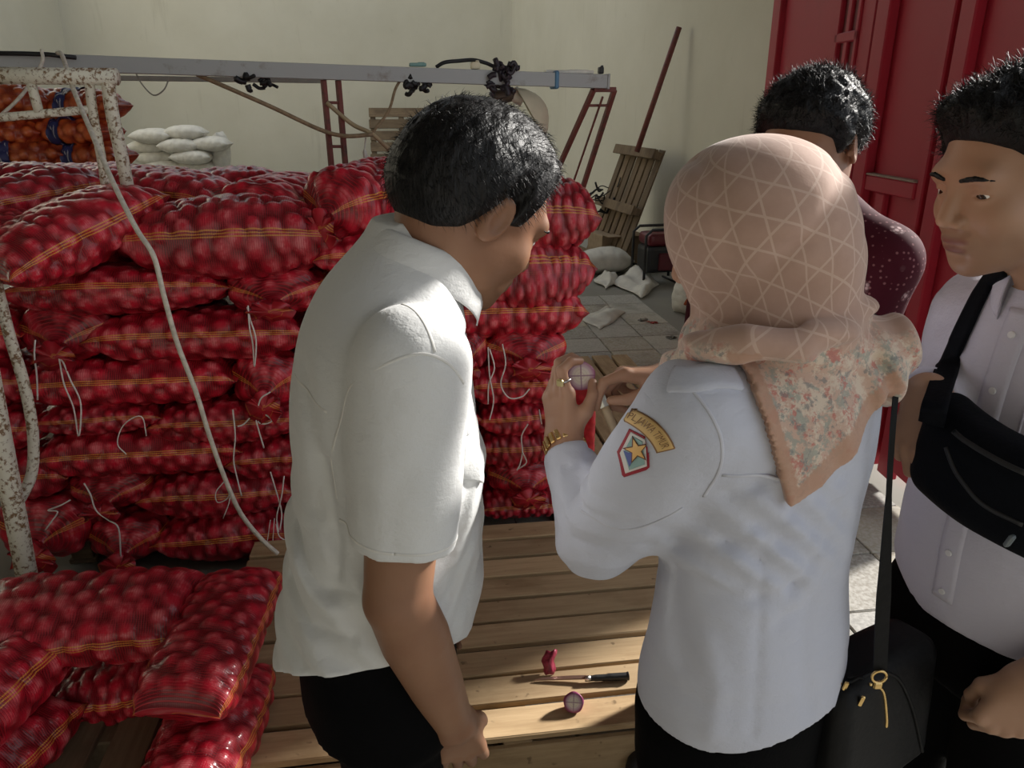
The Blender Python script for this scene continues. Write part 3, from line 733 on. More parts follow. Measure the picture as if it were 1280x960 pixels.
# ---------------------------------------------------------------- on the pallet: knife, cut shallot, peeled skin
zt = PH
kn = empty('knife', WZ(728, 849, zt + .008)); tag(kn, 'kitchen knife with black handle lying on the pallet', 'knife')
K0 = kn.location.copy()
hA, hB = WZ(737, 848, zt + .012) - K0, WZ(786, 845, zt + .012) - K0
hd = tube('handle', [hA, hA.lerp(hB, .3), hA.lerp(hB, .7), hA.lerp(hB, .95), hB], [.008] * 3 + [.009] * 6 + [.0105] * 10 + [.012] * 5 + [.006], M['black'], kn, 10)
tube('bolster', [hA.lerp(hB, -.12), hA.lerp(hB, .02)], .0085, plain('steel_bright', (.6, .58, .54), .3, 1.0), kn, 10, False)
bt = WZ(668, 850, zt + .004) - K0; bs = hA.lerp(hB, -.08); dn = (bt - bs).normalized(); sd = Vector((-dn.y, dn.x, 0)) * -1
V = []
for f_, w_ in ((0, .013), (.35, .0125), (.7, .010), (.9, .005), (1, .0008)):
    c_ = bs.lerp(bt, f_); V += [c_ + sd * w_ + Vector((0, 0, .001)), c_ + Vector((0, 0, .0025)) - sd * .002, c_ - sd * .002 - Vector((0, 0, .001)), c_ + sd * w_ - Vector((0, 0, .0005))]
F = [(i * 4 + j, i * 4 + (j + 1) % 4, (i + 1) * 4 + (j + 1) % 4, (i + 1) * 4 + j) for i in range(4) for j in range(4)] + [(3, 2, 1, 0), (16, 17, 18, 19)]
link('blade', pyd('blade', V, F, plain('stained_steel', (.38, .26, .20), .3, .8)), kn)
def onion_mats():
    t = NT('shallot_cut'); o = t.obj(); s = t.sep(o)
    r = t.math('SQRT', t.math('ADD', t.math('POWER', s[0], 2.0), t.math('POWER', s[1], 2.0)))
    rings = t.math('ABSOLUTE', t.math('SINE', t.math('MULTIPLY', r, 620)))
    a = t.math('ABSOLUTE', s[0]); b = t.math('ABSOLUTE', s[1])
    core = t.ramp(t.math('DIVIDE', r, .024), [(.45, (.82, .76, .66)), (.62, (.72, .60, .62)), (.85, (.50, .26, .38)), (.97, (.30, .05, .14))])
    c = t.mix(t.math('MULTIPLY', t.ramp(rings, [(.0, 1), (.35, 0)]), .45), core, (.42, .18, .32))
    cr = t.math('LESS_THAN', t.math('MINIMUM', a, b), .0011)
    c = t.mix(t.math('MULTIPLY', cr, .75), c, (.30, .13, .24))
    t.set(Base_Color=c, Roughness=.3, Specular_IOR_Level=.5); m1 = t.m
    t = NT('shallot_skin'); o = t.obj()
    n = t.noise(t.scale(o, (90, 90, 12)), 1.2, 4); c = t.ramp(n, [(.3, (.26, .02, .07)), (.7, (.50, .10, .20))])
    t.set(Base_Color=c, Roughness=.35).bump(n, .3, .002); return m1, t.m
M['ocut'], M['oskin'] = onion_mats()
def half_onion(name, c, axis, r, label, spin=0.0):
    """a shallot cut across: flat face along +axis"""
    root = empty(name, c); tag(root, label, 'shallot'); root.rotation_euler = Vector(axis).to_track_quat('Z', 'Y').to_euler()
    V, F = [], []; n = 28; k = 9
    for i in range(k):
        q = (i / (k - 1)) * math.pi / 2
        rr, zz = r * math.cos(q), -r * 1.05 * math.sin(q) - (.004 if i == k - 1 else 0)
        for j in range(n):
            a = 2 * math.pi * j / n; w = 1 + .03 * math.sin(5 * a) ; V.append((max(rr, .002) * w * math.cos(a), max(rr, .002) * w * math.sin(a), zz))
    for i in range(k - 1):
        for j in range(n): F.append((i * n + j, (i + 1) * n + j, (i + 1) * n + (j + 1) % n, i * n + (j + 1) % n))
    F.append(tuple(range((k - 1) * n, k * n))[::-1])
    link('bulb_skin', pyd('bulb_skin', V, F, M['oskin'], True), root)
    V = [(0, 0, .0022)]; F = []
    for i, s in enumerate((.35, .7, .93, 1.0)):
        for j in range(n):
            a = 2 * math.pi * j / n; w = 1 + .03 * math.sin(5 * a); V.append((r * s * w * math.cos(a), r * s * w * math.sin(a), .0022 - .0022 * (s > .95) + .0008 * math.cos(a * 4) * (s < .9)))
    for j in range(n): F.append((0, 1 + j, 1 + (j + 1) % n))
    for i in range(3):
        for j in range(n): F.append((1 + i * n + j, 1 + (i + 1) * n + j, 1 + (i + 1) * n + (j + 1) % n, 1 + i * n + (j + 1) % n))
    link('cut_face', pyd('cut_face', V, F, M['ocut'], True), root)
    # root hairs
    tube('root_tip', [Vector((0, 0, -r * 1.0)), Vector((.002, .001, -r * 1.25))], [.004, .0015], M['rope_brown'], root, 6, False)
    return root
half_onion('cut_shallot', WZ(717, 878, zt + .026), (-.08, -.86, .55), .0265, 'halved shallot lying on the pallet, pale cut face toward the viewer')
# curl of red peel leaning behind the blade
V, F = [], []; n = 12; m_ = 7
pc = WZ(684, 846, zt)
for i in range(n + 1):
    a = -1.3 + 2.6 * i / n
    for j in range(m_):
        h = j / (m_ - 1); rr = .017 + .006 * math.sin(3 * h + a)
        V.append(pc + Vector((rr * math.sin(a) + .018 * h * h + .003 * math.sin(9 * h), .02 - rr * math.cos(a) + .035 * h, .004 + .058 * h * (1 - .22 * abs(a) / 1.3) + .003 * math.sin(5 * a))))
for i in range(n):
    for j in range(m_ - 1): F.append((i * m_ + j, (i + 1) * m_ + j, (i + 1) * m_ + j + 1, i * m_ + j + 1))
pt = NT('red_onion_peel'); nz = pt.noise(pt.scale(pt.obj(), (120, 120, 25)), 1.0, 4)
pt.set(Base_Color=pt.ramp(nz, [(.3, (.20, .01, .03)), (.7, (.52, .06, .12))]), Roughness=.3, Alpha=.92).bump(nz, .5, .003)
o = link('onion_peel', pyd('onion_peel', V, F, pt.m, True)); md = o.modifiers.new('t', 'SOLIDIFY'); md.thickness = .0012; tag(o, 'curl of red shallot peel standing behind the knife blade', 'peel')
# ---------------------------------------------------------------- soft solids: signed distances meshed by surface nets
def A3(p): return np.array([p[0], p[1], p[2]], np.float32)
def smin(a, b, k):
    h = np.clip(.5 + .5 * (b - a) / k, 0, 1); return b + (a - b) * h - k * h * (1 - h)
def smax(a, b, k): return -smin(-a, -b, k)
def cap(p, a, b, ra, rb):
    a, b = A3(a), A3(b); ba = b - a; pa = p - a
    t = np.clip(pa @ ba / max(float(ba @ ba), 1e-9), 0, 1)
    q = pa - t[:, None] * ba
    return np.sqrt(np.einsum('ij,ij->i', q, q)) - (ra + (rb - ra) * t)
def chain(p, pts, rad, k=0.0):
    d = None
    for i in range(len(pts) - 1):
        e = cap(p, pts[i], pts[i + 1], rad[i], rad[i + 1])
        d = e if d is None else (np.minimum(d, e) if k <= 0 else smin(d, e, k))
    return d
def ell(p, c, r, R=None):
    q = p - A3(c)
    if R is not None: q = q @ np.asarray(R, np.float32)      # columns of R are the axes
    q = q / np.asarray(r, np.float32); k0 = np.sqrt(np.einsum('ij,ij->i', q, q)); q = q / np.asarray(r, np.float32); k1 = np.sqrt(np.einsum('ij,ij->i', q, q))
    return k0 * (k0 - 1) / np.maximum(k1, 1e-6)
def rbox(p, c, s, rad, R=None):
    q = p - A3(c)
    if R is not None: q = q @ np.asarray(R, np.float32)
    q = np.abs(q) - (np.asarray(s, np.float32) - rad)
    return np.linalg.norm(np.maximum(q, 0), axis=1) + np.minimum(q.max(1), 0) - rad
def loft(p, st, n=2.3, top=None, bot=None):
    """upright body: stations (z, centre x, centre y, half width, half depth)"""
    st = sorted(st); zs = np.array([s[0] for s in st])
    zz = np.linspace(zs[0], zs[-1], 160); ker = np.hanning(23); ker /= ker.sum(); tab = []
    for j in range(1, 5):
        v = np.interp(zz, zs, [s[j] for s in st]); v = np.convolve(np.pad(v, 11, 'edge'), ker, 'valid'); tab.append(v)
    cx, cy, a, b = (np.interp(p[:, 2], zz, v).astype(np.float32) for v in tab)
    q = ((np.abs(p[:, 0] - cx) / a) ** n + (np.abs(p[:, 1] - cy) / b) ** n) ** (1 / n)
    d = (q - 1) * np.minimum(a, b)
    d = np.maximum(d, p[:, 2] - zs[-1]); d = np.maximum(d, zs[0] - p[:, 2])
    return d
_R = np.random.RandomState(5).rand(64, 64, 64).astype(np.float32)
def vn(p, sc, off=0.0):
    """value noise -1..1; sc a number or one per axis"""
    q = p * np.asarray(sc, np.float32) + np.float32(off) + 100.0
    i = np.floor(q).astype(np.int32); f = q - i; f = f * f * (3 - 2 * f); i &= 63; j = (i + 1) & 63
    r = 0
    for dx, wx in ((i[:, 0], 1 - f[:, 0]), (j[:, 0], f[:, 0])):
        for dy, wy in ((i[:, 1], 1 - f[:, 1]), (j[:, 1], f[:, 1])):
            r = r + wx * wy * (_R[dx, dy, i[:, 2]] * (1 - f[:, 2]) + _R[dx, dy, j[:, 2]] * f[:, 2])
    return r * 2 - 1
def ridge(p, sc, off=0.0): return 1 - 2 * np.abs(vn(p, sc, off))
from concurrent.futures import ThreadPoolExecutor
POOL = ThreadPoolExecutor(4)
def fold(p, pts, amp, w, side=None):
    """a crease running along a line on the body, seen square on: pushed in or out by amp"""
    d = np.full(len(p), 1e9, np.float32)
    for a, b in zip(pts, pts[1:]):
        ax, az, ex, ez = a.x, a.z, b.x - a.x, b.z - a.z
        t = np.clip(((p[:, 0] - ax) * ex + (p[:, 2] - az) * ez) / (ex * ex + ez * ez), 0, 1)
        taper = 1.0
        d = np.minimum(d, (p[:, 0] - ax - t * ex) ** 2 + (p[:, 2] - az - t * ez) ** 2)
    return amp * np.exp(-d / (w * w))
def nets(f, lo, hi, h, smooth=2, B=4):
    lo = np.asarray(lo, np.float32); hi = np.asarray(hi, np.float32)
    nb = np.ceil((hi - lo) / (h * B)).astype(int); n = nb * B + 1
    g = [lo[i] + (np.arange(nb[i]) + .5) * B * h for i in range(3)]
    C = np.stack(np.meshgrid(*g, indexing='ij'), -1).reshape(-1, 3).astype(np.float32)
    dc = np.concatenate(list(POOL.map(f, np.array_split(C, max(1, len(C) // 15000))))); act = np.abs(dc) < B * h * .866 * 1.2 + .004
    D = np.ones(n, np.float32)
    sg = np.where(dc < 0, -1, 1).astype(np.float32).reshape(nb)
    D[:-1, :-1, :-1] = np.repeat(np.repeat(np.repeat(sg, B, 0), B, 1), B, 2)
    bi = np.argwhere(act.reshape(nb))
    o = np.stack(np.meshgrid(*[np.arange(B + 1)] * 3, indexing='ij'), -1).reshape(-1, 3)
    need = np.zeros(n, bool)
    idx = (bi[:, None, :] * B + o[None]).reshape(-1, 3); need[idx[:, 0], idx[:, 1], idx[:, 2]] = True
    idx = np.argwhere(need)
    ch = np.array_split(idx, max(1, len(idx) // 15000))
    for q, r in zip(ch, POOL.map(lambda q: f((lo + q * np.float32(h)).astype(np.float32)), ch)): D[q[:, 0], q[:, 1], q[:, 2]] = r
    ins = D < 0
    cnt = np.zeros(tuple(n - 1), np.int8)
    cr = [(a, b, c) for a in (0, 1) for b in (0, 1) for c in (0, 1)]
    for a, b, c in cr: cnt += ins[a:n[0] - 1 + a, b:n[1] - 1 + b, c:n[2] - 1 + c]
    cell = np.argwhere((cnt > 0) & (cnt < 8))
    vid = np.full(tuple(n - 1), -1, np.int32); vid[cell[:, 0], cell[:, 1], cell[:, 2]] = np.arange(len(cell))
    val = {c: D[cell[:, 0] + c[0], cell[:, 1] + c[1], cell[:, 2] + c[2]] for c in cr}
    acc = np.zeros((len(cell), 3), np.float32); num = np.zeros(len(cell), np.float32)
    for c in cr:
        for ax in range(3):
            if c[ax]: continue
            e = list(c); e[ax] = 1; e = tuple(e); a, b = val[c], val[e]; m = (a < 0) != (b < 0)
            t = np.where(m, a / np.where(m, a - b, 1), 0)
            q = np.tile(np.array(c, np.float32), (len(cell), 1)); q[:, ax] += t
            acc += q * m[:, None]; num += m
    V = lo + (cell + acc / np.maximum(num, 1)[:, None]) * np.float32(h)
    F = []
    for ax in range(3):
        s0 = [slice(1, -1)] * 3; s0[ax] = slice(0, -1); s1 = list(s0); s1[ax] = slice(1, None)
        a = ins[tuple(s0)]; b = ins[tuple(s1)]; e = np.argwhere(a != b)
        fl = a[e[:, 0], e[:, 1], e[:, 2]]
        off = np.ones(3, int); off[ax] = 0; e = e + off
        u, w = (ax + 1) % 3, (ax + 2) % 3
        def cl(du, dw):
            q = e.copy(); q[:, u] -= du; q[:, w] -= dw; return vid[q[:, 0], q[:, 1], q[:, 2]]
        quad = np.stack([cl(1, 1), cl(0, 1), cl(0, 0), cl(1, 0)], 1)
        quad = np.where(fl[:, None], quad, quad[:, ::-1]); F.append(quad)
    F = np.concatenate(F); F = F[(F >= 0).all(1)]
    ed = np.concatenate([F[:, [0, 1]], F[:, [1, 2]], F[:, [2, 3]], F[:, [3, 0]]])
    for _ in range(smooth):
        S = np.zeros_like(V); k = np.bincount(ed[:, 0], minlength=len(V)).astype(np.float32)
        for j in range(3): S[:, j] = np.bincount(ed[:, 0], V[ed[:, 1], j], minlength=len(V))
        V = V * .4 + .6 * S / np.maximum(k, 1)[:, None]
    return V.astype(np.float32), F
def merge(*vf):
    V, F, o = [], [], 0
    for v, f in vf: V.append(v); F.append(f + o); o += len(v)
    return np.concatenate(V), np.concatenate(F)
def around(pts, m):
    a = np.array([tuple(p) for p in pts], np.float32); return a.min(0) - m, a.max(0) + m
def bvh_of(m): return BVHTree.FromPolygons([v.co for v in m.vertices], [tuple(p.vertices) for p in m.polygons])

# ---------------------------------------------------------------- things laid on cloth: ribbons, patches
def ribbon(name, bvh, pts, width, th, mat, parent, k=8, off=.0, smooth_path=True, snap=True):
    P = spline(pts, k) if smooth_path else [Vector(a).lerp(Vector(b), i / k) for a, b in zip(pts, pts[1:]) for i in range(k)] + [Vector(pts[-1])]
    L, N = [], []
    for p in P:
        loc, nor, i_, d_ = bvh.find_nearest(p)
        if snap or (p - loc).dot(nor) < 0: L.append(loc)
        else: L.append(p)
        N.append(nor)
    for _ in range(3):
        N = [(N[max(i - 1, 0)] + N[i] + N[min(i + 1, len(N) - 1)]).normalized() for i in range(len(N))]
        if snap: L = [L[0]] + [(L[i - 1] + L[i] * 2 + L[i + 1]) / 4 for i in range(1, len(L) - 1)] + [L[-1]]
    V, F = [], []; w = width if hasattr(width, '__len__') else [width] * len(L)
    for i, (p, n) in enumerate(zip(L, N)):
        t = (L[min(i + 1, len(L) - 1)] - L[max(i - 1, 0)]).normalized(); s = t.cross(n).normalized(); hw = w[min(i, len(w) - 1)] / 2
        for a, z in ((-1, -.004), (-1, th * .6), (-.6, th), (.6, th), (1, th * .6), (1, -.004)): V.append(p + s * (hw * a) + n * (z + off))
    for i in range(len(L) - 1):
        for j in range(6): F.append((i * 6 + j, i * 6 + (j + 1) % 6, (i + 1) * 6 + (j + 1) % 6, (i + 1) * 6 + j))
    F.append((5, 4, 3, 2, 1, 0)); F.append(tuple(range((len(L) - 1) * 6, len(L) * 6)))
    return link(name, pyd(name, V, F, mat, True), parent)
def patch(name, bvh, c, U, Vd, poly, th, mat, parent, rings=6, sub=6):
    """flat outline laid on a surface; poly in metres along U, Vd from c"""
    c = Vector(c); poly = [Vector(q) for q in poly]; out = []
    for a, b in zip(poly, poly[1:] + poly[:1]): out += [a.lerp(b, i / sub) for i in range(sub)]
    cen = sum(poly, Vector((0, 0))) / len(poly); n = len(out); V, F = [], []
    nz = U.cross(Vd).normalized()
    def prj(q, z):
        w = c + U * q.x + Vd * q.y; loc, nor, i, d = bvh.ray_cast(w + nz * .06, -nz, .2)
        if loc is None: loc, nor, i, d = bvh.find_nearest(w)
        return loc + nz * z
    V.append(prj(cen, th))
    for r in range(1, rings + 1):
        for q in out: V.append(prj(cen.lerp(q, r / rings), th))
    for q in out: V.append(prj(q, -.002))
    for j in range(n): F.append((0, 1 + j, 1 + (j + 1) % n))
    for r in range(rings):
        for j in range(n): F.append((1 + r * n + j, 1 + (r + 1) * n + j, 1 + (r + 1) * n + (j + 1) % n, 1 + r * n + (j + 1) % n))
    return link(name, pyd(name, V, F, mat, True), parent)

# ---------------------------------------------------------------- people: heads, hands, bodies
def skin(name, a, b, lip):
    t = NT(name); o = t.obj(); n1 = t.noise(o, 9, 4); n2 = t.noise(o, 160, 3, .6)
    c = t.mix(t.ramp(n1, [(.35, 0), (.68, 1)]), a, b)
    c = t.mix(t.attr('lip'), c, lip)
    c = t.mix(t.attr('stubble'), c, (.035, .022, .018))
    t.set(Base_Color=c, Roughness=.48, Specular_IOR_Level=.4, Subsurface_Weight=.12, Subsurface_Radius=(.012, .004, .002), Subsurface_Scale=.5)
    t.bump(n2, .12, .001); return t.m
M['skin_m'] = skin('brown_skin', (.22, .105, .060), (.27, .14, .08), (.26, .10, .075))
M['skin_arm'] = M['skin_m']
M['skin_w'] = skin('light_brown_skin', (.40, .22, .14), (.46, .27, .18), (.36, .14, .11))
M['skin_y'] = skin('tan_skin', (.36, .20, .125), (.42, .245, .16), (.22, .075, .065))
ht = NT('black_hair'); hn = ht.noise(ht.scale(ht.obj(), (110, 110, 18)), 1.6, 4, .6)
ht.set(Base_Color=ht.ramp(hn, [(.3, (.002, .002, .0025)), (.75, (.009, .008, .008))]), Roughness=.46, Specular_IOR_Level=.28).bump(hn, .7, .004)
M['hair'] = ht.m
ew = NT('eyeball'); es_ = ew.sep(ew.obj())
er = ew.math('SQRT', ew.math('ADD', ew.math('POWER', es_[0], 2.0), ew.math('POWER', es_[2], 2.0)))
ew.set(Base_Color=ew.mix(ew.math('GREATER_THAN', es_[1], 0.0), (.7, .66, .62), ew.ramp(ew.math('DIVIDE', er, .0125), [(.0, (.004, .004, .004)), (.25, (.035, .016, .008)), (.50, (.02, .010, .006)), (.56, (.72, .68, .64))])), Roughness=.12)
M['eye'] = ew.m
HZ = lambda y: np.interp(y, [-.12, -.07, -.045, -.025, -.012, .004, .012, .03, .04, .055, .075, .11], [-.062, -.06, -.045, -.01, .022, .022, -.01, -.006, .035, .05, .064, .072])
def cranium(p):
    d = ell(p, (0, -.012, .034), (.0745, .097, .080))
    d = smin(d, ell(p, (0, -.045, -.005), (.062, .062, .07)), .03)
    return d
def face(p, eyes_open=.35):
    d = cranium(p)
    d = smin(d, ell(p, (0, .030, -.030), (.061, .056, .082)), .03)
    d = smin(d, ell(p, (0, .040, -.076), (.046, .044, .034)), .03)
    d = smin(d, ell(p, (0, .070, -.098), (.020, .015, .015)), .022)
    for s in (-1, 1):
        d = smin(d, ell(p, (s * .036, .057, -.030), (.026, .024, .024)), .022)
        d = smin(d, ell(p, (s * .052, .0, -.062), (.012, .034, .03)), .03)
    d = smin(d, cap(p, (-.036, .079, .022), (.036, .079, .022), .0112, .0112), .024)
    d = smax(d, -ell(p, (-.031, .101, .002), (.019, .017, .012)), .012); d = smax(d, -ell(p, (.031, .101, .002), (.019, .017, .012)), .012)
    for s in (-1, 1):
        q = p - A3((s * .031, .0725, .001)); sph = np.linalg.norm(q, axis=1) - .0148
        zc = q[:, 2] + .0015
        d = smin(d, np.maximum(sph, .0042 * eyes_open / .35 - np.abs(zc)), .003)
    d = smin(d, cap(p, (0, .088, .010), (0, .1065, -.028), .0075, .0105), .012)
    for s in (-1, 1): d = smin(d, ell(p, (s * .017, .076, -.020), (.012, .014, .020)), .014)
    for s in (-1, 1): d = smin(d, ell(p, (s * .0125, .097, -.034), (.0085, .010, .0075)), .006)
    for s in (-1, 1): d = smax(d, -ell(p, (s * .006, .100, -.0450), (.0032, .005, .0035)), .003)
    d = smin(d, ell(p, (0, .083, -.060), (.025, .012, .018)), .014)
    d = smin(d, ell(p, (0, .0895, -.0595), (.022, .0085, .0052)), .005)
    d = smin(d, ell(p, (0, .0885, -.0705), (.019, .0085, .0064)), .005)
    d = smax(d, -ell(p, (0, .101, -.0648), (.024, .006, .0016)), .003)
    d = smax(d, -ell(p, (0, .092, -.083), (.016, .006, .005)), .008)
    for s in (-1, 1):
        R = np.array(Matrix.Rotation(s * -.42, 3, 'Z') @ Matrix.Rotation(-.2, 3, 'X'))
        e = ell(p, (s * .079, -.014, -.006), (.0075, .0185, .032), R)
        e = smax(e, -ell(p, (s * .0885, -.010, -.003), (.0075, .0115, .022), R), .004)
        e = smin(e, ell(p, (s * .0765, .0035, -.008), (.004, .004, .007)), .004)
        d = smin(d, e, .006)
    return d
def basis(H, pitch=0.0, roll=0.0):
    """columns: right, forward, up. H degrees from +Y toward +X"""
    R = Matrix.Rotation(-math.radians(H), 3, 'Z') @ Matrix.Rotation(-math.radians(pitch), 3, 'X') @ Matrix.Rotation(math.radians(roll), 3, 'Y')
    return np.array(R, np.float32)
def head_mesh(c, R, nb, r_neck=.056, scale=1.0, eyes_open=.35, goatee=0.0, stub=0.0, h=.0024, lat=0.0):
    """head in world space with its neck down to nb"""
    c = A3(c)
    def loc(p): return ((p - c) @ R) / scale
    n0 = c + R @ A3((0, -.028, -.05)) * scale; nb = A3(nb)
    def f(p):
        d = face(loc(p), eyes_open) * scale
        return smin(d, cap(p, n0, nb, r_neck * .97, r_neck * 1.06), .03)
    lo = np.minimum(c - .145, nb - .07); hi = np.maximum(c + .145, nb + .07)
    V, F = nets(f, lo, hi, h, 2)
    q = loc(V)
    lip = np.clip(1 - np.minimum(ell(q, (0, .0895, -.0595), (.022, .0085, .0052)), ell(q, (0, .0885, -.0705), (.019, .0085, .0064))) / .0025, 0, 1) * .95 * (q[:, 1] > .07)
    st = np.zeros(len(V))
    if goatee: st = np.maximum(st, goatee * np.clip(1 - ell(q, (0, .068, -.100), (.022, .02, .02)) / .004, 0, 1))
    if stub: st = np.maximum(st, stub * np.clip((-.035 - q[:, 2]) / .03, 0, 1) * np.clip((q[:, 1] - .01) / .03, 0, 1)); st = np.maximum(st, stub * 1.3 * np.clip(1 - ell(q, (0, .09, -.05), (.024, .012, .006)) / .004, 0, 1))
    return V, F, lip, st
def hair_mesh(c, R, scale=1.0, thick=.015, rough=.004, h=.003, seed=1, bald=0.0, front=0.0):
    c = A3(c)
    def f(p):
        q = ((p - c) @ R) / scale
        zl = HZ(q[:, 1]).astype(np.float32); up = np.clip((q[:, 2] - zl) / .045, 0, 1)
        th = -.004 + up ** .6 * (thick + .004)
        th = th + front * np.clip((q[:, 1] - .03) / .05, 0, 1) * up
        th = th + rough * (ridge(q, (90, 70, 40), seed) * .6 + vn(q, 60, seed) * .5) * up
        return (cranium(q) - th) * scale
    return nets(f, c - .155, c + .155, h, 1)
def strands(V, F, c, R, n, L, seed, width=.00045, comb=(0, -.4, 0), curl=.5, scale=1.0, zmin=.05):
    """short strands as thin three-sided blades standing out of the hair"""
    rs = np.random.RandomState(seed)
    a, b = V[F[:, 1]] - V[F[:, 0]], V[F[:, 3]] - V[F[:, 0]]; N = np.cross(a, b); N /= np.linalg.norm(N, axis=1, keepdims=True) + 1e-9
    C = V[F].mean(1); q = ((C - A3(c)) @ R) / scale
    ok = np.argwhere(q[:, 2] > HZ(q[:, 1]) + zmin * .3)[:, 0]
    pick = rs.choice(ok, n); P = C[pick] - N[pick] * .003; N = N[pick]
    cm = R @ np.asarray(comb, np.float32)
    d = N * .8 + cm + rs.randn(n, 3) * curl; d -= N * np.minimum((d * N).sum(1), 0)[:, None]; d /= np.linalg.norm(d, axis=1, keepdims=True)
    ln = L * (.4 + rs.rand(n)) ; d2 = d + cm * .8 + rs.randn(n, 3) * curl * .8 - N * .3; d2 /= np.linalg.norm(d2, axis=1, keepdims=True)
    s = np.cross(d, rs.randn(n, 3)); s /= np.linalg.norm(s, axis=1, keepdims=True); s2 = np.cross(d, s)
    M1 = P + d * (ln * .5)[:, None]; E = M1 + d2 * (ln * .5)[:, None]
    w = width
    VV = np.concatenate([P + s * w, P - s * w * .5 + s2 * w, P - s * w * .5 - s2 * w, M1 + s * w * .8, M1 - s * w * .4 + s2 * w * .8, M1 - s * w * .4 - s2 * w * .8, E, E])
    i = np.arange(n); k = lambda j: i + j * n
    Q = np.concatenate([np.stack([k(x), k(y), k(y + 3), k(x + 3)], 1) for x, y in ((0, 1), (1, 2), (2, 0))] + [np.stack([k(x), k(y), k(6), k(7)], 1) for x, y in ((3, 4), (4, 5), (5, 3))])
    return VV.astype(np.float32), Q
KN = {'i': (.026, .086), 'm': (.008, .091), 'r': (-.010, .086), 'p': (-.027, .076)}
PHL = {'i': (.040, .025, .021), 'm': (.045, .029, .022), 'r': (.041, .027, .021), 'p': (.031, .020, .018)}
def hand_pts(wrist, y, z, left, curls, thumb, size=1.0, spread=1.0):
    """joint points of a hand in world space. y wrist to knuckles, z back of the hand"""
    y = Vector(y).normalized(); z = Vector(z); z = (z - y * z.dot(y)).normalized(); x = y.cross(z) if left else z.cross(y)
    w = Vector(wrist); T = lambda q: w + (x * q[0] + y * q[1] + z * q[2]) * size
    fin = {}
    for k in 'imrp':
        kx, ky = KN[k]; p = Vector((kx, ky, .004)); pts = [p.copy()]; a = 0.0; sp_ = kx * 3.2 * spread
        for L, c_ in zip(PHL[k], curls[k]):
            a += math.radians(c_); d = Vector((math.sin(sp_) * math.cos(a), math.cos(sp_) * math.cos(a), -math.sin(a))); p = p + d * L; pts.append(p.copy())
        fin[k] = [T(q) for q in pts]
    th = [T(q) for q in ([(.016, .022, -.008)] + list(thumb))]
    meta = {k: (T((KN[k][0] * .55, .008, 0)), T((KN[k][0], KN[k][1] - .002, .0))) for k in 'imrp'}
    return dict(w=w, fin=fin, thumb=th, meta=meta, T=T, size=size, x=x, y=y, z=z)
def hand_sdf(p, H, d0=None):
    s = H['size']; d = None
    for k in 'imrp':
        a, b = H['meta'][k]; e = cap(p, a, b, .0165 * s, .0118 * s); d = e if d is None else smin(d, e, .012)
    if d0 is not None: d = smin(d, d0, .025)
    t = H['thumb']; e = smin(cap(p, t[0], t[1], .0175 * s, .0125 * s), d, .014); d = e
    out = smin(d, chain(p, t[1:], [.0115 * s, .0098 * s, .0080 * s][:len(t) - 1], .003), .005)
    rk = {'i': .0092, 'm': .0094, 'r': .009, 'p': .0078}
    for k in 'imrp':
        r = rk[k] * s; f = chain(p, H['fin'][k], [r * 1.08, r * .98, r * .9, r * .76], .002)
        out = np.minimum(out, smin(d, f, .006))
    return out
def arm_mesh(sh, el, wr, H, ru=.046, re=.041, rw=.0275, h=.0026, flat=None):
    """upper arm, forearm and hand as one surface"""
    sh, el, wr = Vector(sh), Vector(el), Vector(wr)
    m1 = sh.lerp(el, .5); m2 = el.lerp(wr, .28)
    def f(p):
        d = chain(p, [sh, m1, el], [ru, ru * .98, re * .95]); fo = chain(p, [el, m2, el.lerp(wr, .65), wr], [re * .95, re * 1.04, (re + rw) * .52, rw])
        d = smin(d, fo, .008)
        hd = hand_sdf(p, H, None); return smin(d, hd, .022)
    pts = [sh, el, wr] + [q for k in 'imrp' for q in H['fin'][k]] + H['thumb']
    lo, hi = around(pts, .07); return nets(f, lo, hi, h, 2)
REL = {k: (22, 30, 18) for k in 'imrp'}; FIST = {k: (75, 85, 55) for k in 'imrp'}
TH_REL = [(.040, .052, -.016), (.048, .080, -.026), (.050, .100, -.034)]
TH_FIST = [(.036, .055, -.024), (.028, .082, -.040), (.010, .092, -.046)]
def body_object(root, parts, mat, lips=None):
    """all the skin of one person as one mesh, in the root's own space"""
    Vs, Fs, L, S, o = [], [], [], [], 0
    for q in parts:
        V, F = q[0], q[1]; Vs.append(V); Fs.append(F + o); o += len(V)
        L.append(q[2] if len(q) > 2 else np.zeros(len(V))); S.append(q[3] if len(q) > 3 else np.zeros(len(V)))
    m = npmesh('body', to_local(root, np.concatenate(Vs)), np.concatenate(Fs), mat)
    fattr(m, 'lip', np.concatenate(L)); fattr(m, 'stubble', np.concatenate(S))
    return link('body', m, root)
def to_local(root, V):
    l = np.array(root.location, np.float32); return (np.asarray(V, np.float32) - l)
def part(root, name, V, F, mat, smooth=True):
    return link(name, npmesh(name, to_local(root, V), F, mat, smooth), root)
def core_mesh(o, H, zt, a=.12, b=.075, hip=.9):
    """what the clothes hide: trunk and legs"""
    R = basis(H); o = A3(o)
    def f(p):
        q = (p - o) @ R
        d = ell(q, (0, 0, zt - .2), (a, b, .26)); d = smin(d, ell(q, (0, 0, hip), (a, b, .14)), .06)
        for s in (-1, 1): d = smin(d, chain(q, [(s * .08, 0, hip - .03), (s * .09, .0, .48), (s * .09, -.01, .09), (s * .1, .11, .05)], [.065, .045, .034, .03], .01), .03)
        return d
    return nets(f, o + A3((-.3, -.3, .0)), o + A3((.3, .3, zt + .1)), .012, 1)
